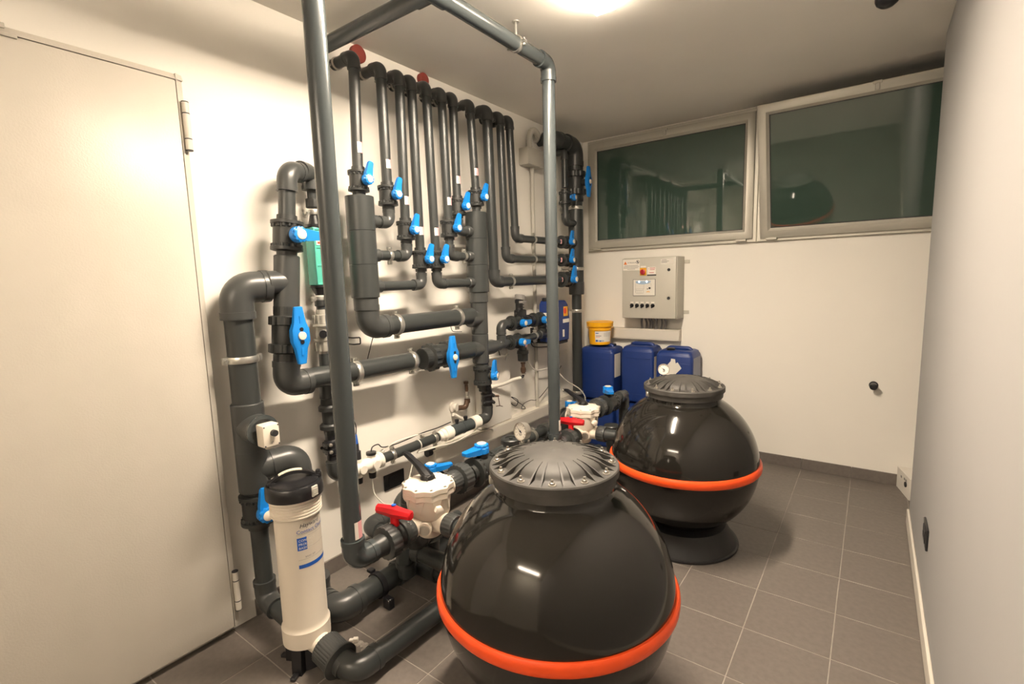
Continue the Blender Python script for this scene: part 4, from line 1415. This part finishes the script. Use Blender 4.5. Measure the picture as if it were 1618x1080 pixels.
lathe(b, (XW, 2.795, zbp + 0.155), V((0.1, 0.15, 1)), [(0, 0.026), (0.003, 0.036), (0.030, 0.036), (0.036, 0.030)], 24)
box(b, (XW + 0.03, 2.79, zbp + 0.14), (0.030, 0.052, 0.016), 0.003)
part('coil', b, INKGREY, t, 'grey coil cap')
b = new()
for k in range(3):
    z0 = zbp + 0.082 + k * 0.02
    sweep(b, [(XW + 0.02, 2.755, z0), (XW + 0.034, 2.750, z0 + 0.004), (XW + 0.04, 2.790, z0)], 0.003, 6)
cyl(b, (XW, 2.745, zbp + 0.065), (XW + 0.03, 2.705, zbp + 0.065), 0.006, 8)
part('wire', b, CABLEK, t)
t = thing('brass_fitting', 'brown brass nipples hanging under the loop with a white hose', 'fitting', (XW, 2.818, 0.76))
b = new()
lathe(b, (XW, 2.818, 0.770), Z, [(0, 0.012), (0.01, 0.014), (0.012, 0.018), (0.030, 0.020), (0.045, 0.018), (0.048, 0.013), (0.070, 0.013), (0.072, 0.017), (0.090, 0.017), (0.092, 0.013), (0.100, 0.013)], 10)
part('nipple', b, BRASS, t)
b = new()
lathe(b, (XW, 2.818, 0.856), Z, [(0, 0.021), (0.010, 0.021)], 18)
lathe(b, (XW, 2.818, 0.766), Z, [(0, 0.019), (0.007, 0.019)], 18)
part('washer', b, STEEL, t)
b = new()
sweep(b, rounded([(XW, 2.818, 0.772), (XW, 2.816, 0.750), (XW - 0.005, 2.775, 0.745)], 0.018, 5), 0.009, 10)
part('hose_tail', b, BLACKM, t)
b = new()
sweep(b, spline([(XW - 0.004, 2.785, 0.746), (0.13, 2.72, 0.742), (0.095, 2.66, 0.722), (0.06, 2.58, 0.712), (0.03, 2.50, 0.705)]), 0.0115, 10)
part('hose', b, CABLEW, t, 'white hose')
t = thing('wall_tap', 'brown brass elbow and spout on the wall below the big blue handle', 'tap', (0.05, 2.31, 0.62))
b = new()
cyl(b, (0.0, 2.245, 0.640), (0.030, 2.250, 0.640), 0.024, 20)
lathe(b, (0.0, 2.240, 0.640), X, [(0, 0.036), (0.010, 0.034), (0.014, 0.024)], 24)
cyl(b, (0.02, 2.22, 0.60), (0.03, 2.30, 0.55), 0.012, 12)
part('wall_flange', b, CABLEW, t, 'white wall flange')
b = new()
sweep(b, rounded([(0.028, 2.262, 0.634), (0.045, 2.312, 0.628), (0.045, 2.330, 0.672)], 0.02, 5), 0.017, 12)
lathe(b, (0.045, 2.330, 0.655), Z, [(0, 0.019), (0.025, 0.019)], 6)
part('elbow', b, BRASS, t)
b = new()
lathe(b, (0.045, 2.330, 0.682), Z, [(0, 0.012), (0.004, 0.016), (0.014, 0.016), (0.016, 0.011), (0.034, 0.012), (0.036, 0.015), (0.046, 0.015), (0.048, 0.010)], 12)
part('union_nut', b, STEEL, t)
b = new()
lathe(b, (0.045, 2.328, 0.730), V((-0.02, -0.04, 1)), [(0, 0.010), (0.02, 0.012), (0.05, 0.011), (0.052, 0.016), (0.066, 0.016), (0.068, 0.010)], 12)
part('spout', b, BRASS, t)

# ================================================================ WALL ITEMS
t = thing('junction_box', 'grey junction box high on the wall with a hooked flexible conduit', 'box', (0, 3.16, 2.26))
b = new()
box2(b, (0.0, 3.045, 2.255), (0.085, 3.250, 2.375), 0.006, 2)
part('box', b, CONDUIT, t)
b = new()
pts = spline([(0.045, 3.120, 2.370), (0.045, 3.118, 2.440), (0.045, 3.150, 2.505), (0.045, 3.205, 2.515), (0.035, 3.250, 2.485), (0.0, 3.262, 2.465)], 8)
sweep(b, pts, [0.021 + (0.0016 if i % 2 else -0.0012) for i in range(len(pts))], 14)
part('flexible_conduit', b, CONDUIT, t, 'ribbed grey flexible conduit')
b = new()
cyl(b, (0.03, 3.17, 0.43), (0.03, 3.17, 2.26), 0.014, 14)
lathe(b, (0.03, 3.17, 2.215), Z, [(0, 0.016), (0.035, 0.018), (0.04, 0.020)], 14)
part('conduit', b, CONDUIT, t)
t = thing('cable_trunking', 'white cable trunking running low along the long wall to the corner', 'trunking', (0, 2.0, 0.34))
b = new()
box2(b, (0.0, 2.010, 0.338), (0.058, YB, 0.432), 0.002, 1)
part('body', b, TRUNK, t)
b = new()
box2(b, (0.050, 2.012, 0.346), (0.061, YB, 0.424), 0.002, 1)
part('cover', b, TRUNK, t)
b = new()
lathe(b, (0.02, 2.035, 0.420), -Y, [(0, 0.022), (0.06, 0.022)], 16)
part('gland', b, BLACKM, t)
t = thing('cable_trunking', 'white cable trunking under the grey control cabinet, behind the yellow bucket', 'trunking', (0.4, YB, 0.9))
b = new()
box2(b, (0.062, YB - 0.060, 0.900), (0.885, YB, 0.994), 0.002, 1)
part('body', b, TRUNK, t)
b = new()
box2(b, (0.064, YB - 0.064, 0.908), (0.883, YB - 0.055, 0.986), 0.002, 1)
part('cover', b, TRUNK, t)
bm = new()
box2(bm, (0.0, 2.46, 0.436), (0.050, 2.800, 0.905), 0.004, 1)
solo('wall_box', bm, WALL, 'white boxed-in duct on the wall above the trunking, behind the dosing elbow', 'duct', (0, 2.63, 0.436))
def socket(label, c, n, u):
    c, n, u = V(c), V(n), V(u)
    t = thing('wall_socket', label, 'socket', c, 'black wall sockets')
    b = new()
    box(b, c + n * 0.004, (0.008, 0.142, 0.088), 0.003, (n, u, Z))
    part('plate', b, BLACK, t)
    b = new()
    box(b, c + n * 0.009, (0.004, 0.084, 0.054), 0.001, (n, u, Z), 1)
    for s in (-0.022, 0.0, 0.022):
        cyl(b, c + n * 0.011 + u * s, c + n * 0.0125 + u * s, 0.004, 8)
    part('module', b, BLACKM, t)
socket('black wall socket plate low on the wall behind the nearest cream valve', (0.0, 1.735, 0.340), X, Y)
socket('black wall socket plate low on the right wall opposite the tanks', (W, 2.530, 0.352), -X, Y)
t = thing('pipe_stub', 'short black pipe stub sticking out of the bare back wall', 'pipe', (2.161, YB, 0.666))
bm = new()
lathe(bm, (2.161, YB, 0.666), -Y, [(0, 0.026), (0.004, 0.026), (0.006, 0.019), (0.050, 0.019)], 20)
part('stub', bm, BLACKM, t)
b = new()
lathe(b, (2.161, YB - 0.050, 0.666), -Y, [(0, 0.019), (0.002, 0.022), (0.014, 0.022), (0.016, 0.015)], 20)
part('cap', b, BLACK, t)
t = thing('white_carton', 'low white box on the floor tucked behind the right wall end', 'box', (2.46, 3.92, 0))
b = new()
prism(b, [(2.318, 4.016, 0.002), (2.372, 3.79, 0.002), (2.60, 3.79, 0.002), (2.60, 4.016, 0.002)], (0, 0, 0.135))
part('body', b, SHEETW, t)
b = new()
cyl(b, (2.372, 3.855, 0.080), (2.352, 3.850, 0.080), 0.017, 16)
part('plug', b, BLACKM, t)
d = V((0.0582, -0.2436, 0)).normalized()
n = V((-d.y, d.x, 0)) * -1
for f, hh in ((0.35, 0.098), (0.60, 0.105), (0.72, 0.105)):
    b = new()
    p = V((2.318, 4.016, 0)).lerp(V((2.372, 3.79, 0)), f) + Z * hh
    box(b, p, (0.003, 0.018, 0.014), 0, (n, d, Z))
    part('print', b, INKGREY, t)

# blue dosing canister on the wall
t = thing('dosing_canister', 'blue canister hung near the wall behind the far riser, with orange hazard label', 'canister', (0.17, 3.21, 0.955))
b = new()
prof = [(3.118, 0.962), (3.118, 1.245), (3.140, 1.268), (3.255, 1.268), (3.285, 1.240), (3.312, 1.130), (3.306, 1.085), (3.296, 0.962)]
def crect(x, f):
    return [V((x, 3.212 + (y - 3.212) * f, 1.115 + (z - 1.115) * f)) for y, z in prof]
loft(b, [crect(0.095, 0.90), crect(0.105, 1.0), crect(0.240, 1.0), crect(0.254, 0.94)])
part('body', b, CANBLUE, t)
b = new()
lathe(b, (0.135, 3.165, 1.265), Z, [(0, 0.032), (0.022, 0.032), (0.026, 0.026)], 20)
part('cap', b, BLACK, t)
b = new()
box2(b, (0.108, 3.1160, 1.035), (0.172, 3.1182, 1.180))
part('paper_label', b, PAPER, t)
b = new()
box2(b, (0.2530, 3.215, 1.150), (0.2555, 3.278, 1.222))
hz = part('hazard_label', b, SWYEL, t, 'orange hazard label')
b = new()
lathe(b, (0.2555, 3.236, 1.190), X, [(0, 0.022), (0.001, 0.022)], 20)
part('hazard_mark', b, RED2, hz)
b = new()
box2(b, (0.2530, 3.205, 1.100), (0.2555, 3.298, 1.128))
part('band_label', b, PAPER, t)
b = new()
box2(b, (0.2530, 3.200, 0.995), (0.2550, 3.226, 1.050), 0.0009, 1)
part('round_label', b, PAPER, t)
b = new()
box2(b, (0.0, 3.14, 0.945), (0.245, 3.29, 0.962))
box2(b, (0.0, 3.14, 0.962), (0.012, 3.29, 1.06))
part('bracket', b, BLACKM, t)

# ================================================================ CONTROL CABINET
BX0, BX1, BZ0, BZ1, BYF = 0.455, 0.895, 1.090, 1.578, 3.832
t = thing('control_cabinet', 'pale grey electrical control cabinet on the back wall under the window', 'cabinet', ((BX0 + BX1) / 2, YB, BZ0))
b = new()
box2(b, (BX0 + 0.004, BYF + 0.020, BZ0), (BX1 + 0.004, YB - 0.004, BZ1), 0.004, 2)
part('body', b, CABINET, t)
b = new()
box2(b, (BX0, BYF, BZ0 + 0.004), (BX1, BYF + 0.018, BZ1 - 0.004), 0.004, 2)
dr = part('door', b, CABINET, t)
b = new()
for z0 in (1.475, 1.255):
    lathe(b, (BX1 - 0.055, BYF, z0), -Y, [(0, 0.012), (0.004, 0.012), (0.005, 0.009), (0.003, 0.004)], 18)
part('lock', b, BLACKM, dr)
b = new()
for z0 in (1.535, 1.135):
    box2(b, (BX1 + 0.002, YB - 0.007, z0 - 0.014), (BX1 + 0.046, YB, z0 + 0.014), 0.002, 1)
part('wall_lug', b, CABINET, t)
yF = BYF - 0.0008
def plate(x0, x1, z0, z1, m, name, par, d=0.001, lab=None):
    b = new()
    box2(b, (x0, BYF - d, z0), (x1, BYF + 0.0005, z1))
    return part(name, b, m, par, lab)
plate(0.462, 0.605, 1.478, 1.566, PAPER, 'warning_label', dr, 0.0008, 'white warning label')
b = new()
prism(b, [(0.469, yF, 1.527), (0.497, yF, 1.527), (0.483, yF, 1.553)], (0, -0.0005, 0))
part('warning_triangle', b, WARN, dr)
text('!', 'lettering', 0.020, (0.4805, yF - 0.0006, 1.5295), X, Z, INK, dr)
b = new()
lathe(b, (0.588, yF, 1.545), -Y, [(0, 0.0145), (0.0006, 0.0145)], 24)
part('ban_sign', b, INKGREY, dr)
b = new()
lathe(b, (0.588, yF - 0.0006, 1.545), -Y, [(0, 0.0110), (0.0004, 0.0110)], 24)
part('ban_sign', b, PAPER, dr)
b = new()
box(b, (0.588, yF - 0.0014, 1.545), (0.004, 0.0004, 0.024), 0, (V((0.7, 0, 0.7)), Y, V((-0.7, 0, 0.7))))
box(b, (0.588, yF - 0.0014, 1.545), (0.007, 0.0004, 0.016), 0)
part('ban_figure', b, INK, dr)
text('ATTENZIONE', 'lettering', 0.0125, (0.503, yF - 0.0002, 1.536), X, Z, INK, dr)
b = new()
for k, (a, c) in enumerate(((0.476, 0.590), (0.468, 0.598), (0.468, 0.590), (0.500, 0.566))):
    box2(b, (a, yF - 0.0006, 1.516 - k * 0.0095), (c, yF, 1.519 - k * 0.0095))
part('print_line', b, INKGREY, dr)
plate(0.775, 0.872, 1.518, 1.560, SHEETW, 'rating_plate', dr)
b = new()
for z0, a, c in ((1.550, 0.785, 0.822), (1.540, 0.782, 0.840), (1.531, 0.782, 0.826)):
    box2(b, (a, yF - 0.0007, z0), (c, yF, z0 + 0.004))
part('print_line', b, INKGREY, dr)
plate(0.608, 0.660, 1.437, 1.496, SWYEL, 'main_switch_plate', dr, 0.006, 'yellow main switch plate')
b = new()
lathe(b, (0.634, BYF - 0.006, 1.464), -Y, [(0, 0.021), (0.010, 0.021), (0.012, 0.017)], 24)
box2(b, (0.628, BYF - 0.028, 1.445), (0.640, BYF - 0.014, 1.483), 0.002, 1)
part('main_switch_knob', b, KNOBRED, dr, 'dark red rotary knob')
plate(0.612, 0.656, 1.498, 1.512, PAPER, 'switch_tag', dr)
plate(0.668, 0.737, 1.443, 1.500, PAPER, 'circuit_label', dr)
b = new()
for z0, a, c in ((1.484, 0.676, 0.681), (1.490, 0.688, 0.732), (1.478, 0.688, 0.728), (1.455, 0.684, 0.722)):
    box2(b, (a, yF - 0.0009, z0), (c, yF, z0 + 0.004))
part('print_line', b, KNOBRED, dr)
plate(0.666, 0.740, 1.432, 1.442, BLACKM, 'label_strip', dr)
# mimic panel
plate(0.552, 0.733, 1.276, 1.405, SHEETW, 'mimic_panel', dr, 0.003, 'framed mimic panel with plant drawing')
yM = BYF - 0.0034
b = mitre(0.550, 0.735, 1.274, 1.407, [(0, BYF), (0, BYF - 0.005), (0.0035, BYF - 0.005), (0.0035, BYF)])
part('panel_border', b, INKGREY, dr)
b = new()
pts = []
for k in range(13):
    f = k / 12
    pts.append((0.572 + 0.125 * f, 1.378 - 0.014 * math.sin(math.pi * f) ** 0.7 + 0.004 * f))
for (xa, za_), (xb, zb_) in zip(pts, pts[1:]):
    prism(b, [(xa, yM, 1.393), (xb, yM, 1.393), (xb, yM, zb_), (xa, yM, za_)], (0, -0.0004, 0))
part('pool_drawing', b, SCREEN, dr)
b = new()
for cx_ in (0.601, 0.664):
    lathe(b, (cx_, yM, 1.387), -Y, [(0, 0.0065), (0.003, 0.0050), (0.004, 0.0005)], 14)
part('pilot_light', b, LED, dr, 'lit blue-white pilot lamps')
b = new()
for (x0, z0, x1, z1) in ((0.570, 1.300, 0.5712, 1.375), (0.570, 1.330, 0.640, 1.3312), (0.640, 1.330, 0.6412, 1.370), (0.640, 1.370, 0.700, 1.3712), (0.700, 1.325, 0.7012, 1.371), (0.575, 1.294, 0.636, 1.2955), (0.575, 1.294, 0.5762, 1.326), (0.590, 1.294, 0.5912, 1.318), (0.603, 1.294, 0.6042, 1.318), (0.617, 1.294, 0.6182, 1.318), (0.575, 1.318, 0.636, 1.3192), (0.635, 1.294, 0.6362, 1.332)):
    box2(b, (x0, yM - 0.0004, z0), (x1, yM, z1))
part('drawing_line', b, INKGREY, dr)
b = new()
lathe(b, (0.688, yM, 1.335), -Y, [(0, 0.0085), (0.0006, 0.0085)], 16)
lathe(b, (0.671, yM, 1.329), -Y, [(0, 0.0045), (0.0006, 0.0045)], 12)
part('pump_symbol', b, BLACKM, dr)
b = new()
for k in range(3):
    box2(b, (0.664 + k * 0.009, yM - 0.0006, 1.302 + (k % 2) * 0.003), (0.671 + k * 0.009, yM, 1.309 + (k % 2) * 0.003))
part('pilot_light', b, SWYEL, dr)
for k in range(5):
    x0 = 0.540 + k * 0.0435
    b = new()
    box2(b, (x0 - 0.013, BYF - 0.001, 1.216), (x0 + 0.013, BYF + 0.0005, 1.226))
    tag = part('switch_tag', b, PAPER, dr)
    b = new()
    lathe(b, (x0, BYF, 1.196), -Y, [(0, 0.0155), (0.006, 0.0155), (0.007, 0.011)], 18)
    box(b, (x0 - 0.001, BYF - 0.012, 1.192), (0.008, 0.016, 0.030), 0.001, (V((0.94, 0, -0.34)), Y, V((0.34, 0, 0.94))), 1)
    part('selector_switch', b, BLACK, dr)
b = new()
random.seed(9)
for k in range(8):
    x0 = 0.585 + k * 0.026 + random.uniform(-0.004, 0.004)
    sweep(b, spline([(x0, 3.955 + random.uniform(-0.03, 0.01), 1.092), (x0 + random.uniform(-0.02, 0.02), 3.965, 1.045), (x0 - 0.015, 3.985, 0.985)]), 0.0085, 8)
part('cable', b, INKGREY, t, 'grey cables dropping into the trunking')

# ================================================================ CANISTERS AND BUCKET
def canister(x0, x1, y0, y1, z0, z1, label, cap, grp='blue plastic canisters'):
    t = thing('canister', label, 'canister', ((x0 + x1) / 2, (y0 + y1) / 2, z0), grp)
    b = new()
    box2(b, (x0, y0, z0), (x1, y1, z1 - 0.035), 0.026, 4)
    part('body', b, CANBLUE, t)
    b = new()
    xc, yc = (x0 + x1) / 2, (y0 + y1) / 2
    rr = []
    for h, i in ((-0.075, 0.001), (-0.050, 0.003), (-0.026, 0.012), (-0.016, 0.026)):
        q = 0.03
        pts = []
        for cx_, cy_, a0 in ((x1 - i - q, y1 - i - q, 0), (x0 + i + q, y1 - i - q, 90), (x0 + i + q, y0 + i + q, 180), (x1 - i - q, y0 + i + q, 270)):
            for k in range(4):
                a = math.radians(a0 + 30 * k)
                pts.append(V((cx_ + q * math.cos(a), cy_ + q * math.sin(a), z1 + h)))
        rr.append(pts)
    loft(b, rr)
    part('shoulder', b, CANBLUE, t)
    b = new()
    sweep(b, rounded([(xc - 0.10, yc + 0.02, z1 - 0.045), (xc - 0.085, yc + 0.02, z1 - 0.006), (xc + 0.085, yc + 0.02, z1 - 0.006), (xc + 0.10, yc + 0.02, z1 - 0.045)], 0.03, 6), 0.017, 12)
    part('handle', b, CANBLUE, t)
    b = new()
    p = V((x0 + cap[0] * (x1 - x0), y0 + cap[1] * (y1 - y0), z1 - 0.026))
    lathe(b, p, Z, [(0, 0.024), (0.004, 0.031), (0.006, 0.0315, 0.02), (0.024, 0.0315, 0.02), (0.027, 0.027)], 60, 20)
    part('cap', b, BLACK, t, 'black screw cap')
    for zz in (z0 + 0.07, z1 - 0.11):
        b = new()
        lathe(b, (xc, y0 + 0.001, zz), X, [(-(x1 - x0) * 0.42, 0.003), ((x1 - x0) * 0.42, 0.003)], 6)
        part('seam', b, CANBLUE, t)
    return t
gap = 0.012
c1 = canister(0.115, 0.425, 3.715, 3.960, 0.402, 0.862, 'blue canister under the yellow bucket, top of its stack by the corner pipe', (0.72, 0.75))
c2 = canister(0.468, 0.742, 3.775, 4.000, 0.402, 0.882, 'blue canister in the middle of the upper row of three', (0.22, 0.70))
c3 = canister(0.772, 1.055, 3.745, 3.985, 0.402, 0.868, 'blue canister with white hazard diamond, behind the far tank lid', (0.34, 0.30))
for k, (x0, x1) in enumerate(((0.112, 0.428), (0.450, 0.745), (0.765, 1.060))):
    canister(x0, x1, 3.695, 3.985, 0.0, 0.402, ('blue canister on the floor at the foot of the corner pipe', 'blue canister on the floor under the middle one, mostly hidden by the far valve', 'blue canister on the floor behind the far tank, mostly hidden')[k], (0.7, 0.75))
b = new()
box2(b, (0.4248, 3.745, 0.600), (0.4262, 3.86, 0.795))
part('side_label', b, PAPER, c1, 'white paper label on the side')
b = new()
box2(b, (0.7418, 3.80, 0.55), (0.7432, 3.88, 0.790))
part('side_label', b, PAPER, c2)
b = new()
box2(b, (1.0548, 3.775, 0.43), (1.0564, 3.96, 0.80))
part('level_stripe', b, GREYBAND, c3, 'greyish see-through side stripe')
b = new()
yc = 3.7442
zc_ = 0.735
prism(b, [(0.860, yc, zc_ - 0.075), (0.905, yc, zc_ - 0.085), (0.975, yc, zc_ - 0.01), (0.945, yc, zc_ + 0.035), (0.930, yc, zc_ + 0.025), (0.925, yc, zc_ + 0.058), (0.895, yc, zc_ + 0.060), (0.892, yc, zc_ + 0.040), (0.850, yc, zc_ - 0.01)], (0, -0.0012, 0))
part('hazard_label', b, SHEETW, c3, 'torn white hazard label')

t = thing('bucket', 'yellow plastic bucket with white label standing on the first blue canister', 'bucket', (0.250, 3.835, 0.864))
bo = V((0.250, 3.835, 0.864))
b = new()
lathe(b, bo, Z, [(0, 0.082), (0.004, 0.087), (0.150, 0.098), (0.150, 0.101), (0.158, 0.102)], 48)
part('body', b, YELLOW, t)
b = new()
lathe(b, bo + Z * 0.152, Z, [(0, 0.104), (0.002, 0.110), (0.028, 0.112), (0.034, 0.114), (0.040, 0.113), (0.041, 0.106), (0.036, 0.100), (0.036, 0.002)], 48)
box(b, bo + V((0.113, -0.01, 0.186)), (0.02, 0.03, 0.008), 0.002)
part('lid', b, YELLOW, t)
def bband(name, a0, a1, z0, z1, off, m, par):
    b = new()
    n = 10
    rows = []
    for k in range(n + 1):
        a = a0 + (a1 - a0) * k / n
        d = V((math.cos(a), math.sin(a), 0))
        rows.append([b.verts.new(bo + d * (0.0868 + 0.0733 * zz + off) + Z * zz) for zz in (z0, z1)])
    for k in range(n):
        b.faces.new((rows[k][0], rows[k + 1][0], rows[k + 1][1], rows[k][1]))
    return part(name, b, m, par)
ac = math.atan2(-3.835, 2.126 - 0.262)
lb = bband('label', ac - 0.45, ac + 1.25, 0.026, 0.118, 0.0008, PAPER, t)
bband('label_print', ac - 0.40, ac + 0.38, 0.030, 0.042, 0.0014, SCREEN, lb)
bband('label_print', ac - 0.38, ac - 0.20, 0.030, 0.045, 0.0018, INKBLUE, lb)
bband('label_print', ac - 0.02, ac + 0.10, 0.030, 0.040, 0.0018, INKBLUE, lb)
bband('label_print', ac - 0.38, ac - 0.12, 0.098, 0.104, 0.0014, INKBLUE, lb)
bband('label_print', ac - 0.36, ac + 0.12, 0.076, 0.081, 0.0014, INKGREY, lb)
bband('label_print', ac - 0.36, ac + 0.00, 0.066, 0.069, 0.0014, RED2, lb)
bband('label_print', ac + 0.34, ac + 1.15, 0.100, 0.102, 0.0014, INKGREY, lb)
bband('label_print', ac + 0.34, ac + 1.15, 0.088, 0.090, 0.0014, INKGREY, lb)
bband('label_print', ac + 0.34, ac + 1.05, 0.076, 0.078, 0.0014, INKGREY, lb)
b = new()
pts = [bo + V((math.cos(ac + a) * 0.112, math.sin(ac + a) * 0.112, 0.150 - 0.02 * math.sin((a + 1.5) / 3 * math.pi))) for a in [-1.5 + 0.25 * k for k in range(13)]]
sweep(b, pts, 0.0022, 6)
part('handle', b, YELLOW, t)

# ================================================================ CABLES AND SMALL THINGS
def cable(name, label, pts, r, m, group=None):
    bm = new()
    sweep(bm, spline(pts, 7), r, 7)
    return solo(name, bm, m, label, 'cable', pts[0], group)
cable('black_cable', 'thin black cable looped on the wall below the small pipe loop', [(0.12, 2.60, 0.985), (0.03, 2.69, 0.962), (0.02, 2.777, 0.767), (0.02, 2.822, 0.594), (0.03, 2.812, 0.549), (0.03, 2.882, 0.505), (0.03, 2.908, 0.543), (0.03, 2.83, 0.583), (0.03, 2.971, 0.489), (0.03, 3.004, 0.457), (0.03, 2.954, 0.469), (0.03, 2.989, 0.500), (0.03, 3.075, 0.506), (0.03, 3.182, 0.493), (0.03, 3.355, 0.571), (0.03, 3.55, 0.70)], 0.0028, CABLEK)
cable('black_cable', 'thin black wire hanging between the two level manifold pipes', [(0.09, 1.585, 1.165), (0.04, 1.60, 1.10), (0.03, 1.585, 1.03), (0.06, 1.575, 0.985)], 0.0022, CABLEK)
cable('black_cable', 'thin black wire below the clamp near the thick riser', [(0.04, 1.47, 0.965), (0.03, 1.46, 0.915), (0.03, 1.40, 0.87), (0.03, 1.34, 0.84)], 0.0022, CABLEK)
cable('black_cable', 'short black wire at the upper manifold beside the middle header', [(0.08, 2.17, 1.165), (0.05, 2.22, 1.13), (0.05, 2.30, 1.12)], 0.0022, CABLEK)
cable('white_cable', 'white cable strapped along the top of the dosing pipe', [DP(1.60) + Z * 0.038, DP(1.68) + Z * 0.062, DP(1.80) + Z * 0.060, DP(1.90) + Z * 0.050, DP(1.97) + Z * 0.042], 0.004, CABLEW)
cable('black_cable', 'black cable rising from the white probe holder along the dosing pipe', [DP(1.535) + Z * 0.058, DP(1.545) + Z * 0.082, DP(1.58) + Z * 0.085, DP(1.61) + Z * 0.06, DP(1.70) + Z * 0.052, DP(1.88) + Z * 0.058, DP(1.99) + Z * 0.055, DP(2.10) + Z * 0.060], 0.0032, CABLEK)
cable('white_cable', 'thin white tube drooping from the probe holder past the black socket', [DP(1.535) - Z * 0.080, DP(1.54) - Z * 0.17, (0.11, 1.59, 0.275), (0.11, 1.66, 0.275), (0.11, 1.74, 0.345), (0.10, 1.80, 0.45), DP(1.86) - Z * 0.02], 0.0035, CABLEW)
cable('white_cable', 'white cable sagging under the dosing pipe to the trunking', [DP(1.82) - Z * 0.035 + X * 0.02, DP(1.95) - Z * 0.045 + X * 0.02, DP(2.10) - Z * 0.062 + X * 0.02, DP(2.25) - Z * 0.050 + X * 0.02, (0.11, 2.36, 0.495), (0.07, 2.46, 0.46), (0.066, 2.56, 0.42)], 0.0042, CABLEW)
bm = new()
q = DP(1.845)
lathe(bm, q - dd * 0.003, dd, [(0, 0.0265), (0, 0.0295), (0.006, 0.0295), (0.006, 0.0265)], 28)
solo('cable_tie', bm, CABLEW, 'white tie around the dosing pipe between its two clamps', 'cable tie', q)
cable('grey_hose', 'pale hose hanging from the loop clamp behind the blue canister', [(0.10, 2.97, 0.99), (0.06, 3.00, 0.88), (0.05, 3.05, 0.79), (0.05, 3.13, 0.735), (0.06, 3.24, 0.725), (0.06, 3.32, 0.73)], 0.006, CABLEW)
cable('grey_hose', 'second pale hose below the blue lever of the loop', [(0.10, 2.74, 0.98), (0.05, 2.745, 0.88), (0.04, 2.72, 0.80), (0.04, 2.70, 0.72)], 0.004, CONDUIT)
cable('black_cable', 'black cable from the blue dosing canister to the corner pipe', [(0.10, 2.99, 0.99), (0.08, 3.06, 0.93), (0.10, 3.20, 0.91), (0.10, 3.36, 0.90), (0.05, 3.50, 0.93), (0.04, 3.66, 0.99)], 0.0042, CABLEK)
cable('white_cable', 'thin pale tube curling around the clamp at the foot of the corner pipe', [(0.06, 3.30, 0.80), (0.12, 3.44, 0.62), (0.20, 3.55, 0.52), (0.235, 3.585, 0.44), (0.22, 3.57, 0.36), (0.18, 3.52, 0.33)], 0.0042, CABLEW)
bm = new()
lathe(bm, (0.0, 1.309, 0.652), X, [(0, 0.007), (0.006, 0.007), (0.006, 0.004), (0.022, 0.004)], 10)
solo('wall_screw', bm, BLACKM, 'small dark screw sticking out of the wall left of the thick riser', 'screw', (0, 1.309, 0.652))
t = thing('plaster_crumb', 'small white plaster crumbs on the tiles beside the chamber', 'crumb', (0.497, 1.07, 0))
for q, s in (((0.497, 1.066, 0.010), 0.018), ((0.508, 1.078, 0.012), 0.020)):
    b = new()
    box(b, q, (s, s * 0.8, s * 0.9), s * 0.12, (V((0.8, 0.6, 0)), V((-0.6, 0.8, 0)), Z), 1)
    part('crumb', b, PAPER, t)
bm = new()
ring0, ring1 = [], []
random.seed(4)
for k in range(22):
    a = math.radians(-20 + 250 * k / 21)
    ro, ri = 0.050 + random.uniform(-0.006, 0.008), 0.026 + random.uniform(-0.006, 0.006)
    ring0.append(bm.verts.new((0.545 + ro * math.cos(a), 1.048 + ro * math.sin(a), 0.0011)))
    ring1.append(bm.verts.new((0.545 + ri * math.cos(a), 1.048 + ri * math.sin(a), 0.0011)))
for k in range(21):
    bm.faces.new((ring0[k], ring0[k + 1], ring1[k + 1], ring1[k]))
dust = part('plaster_dust', bm, DUST, None, 'pale ring of plaster dust on the tiles beside the ribbed floor union', (0.545, 1.048, 0))
dust['category'] = 'dust'
dust['kind'] = 'stuff'
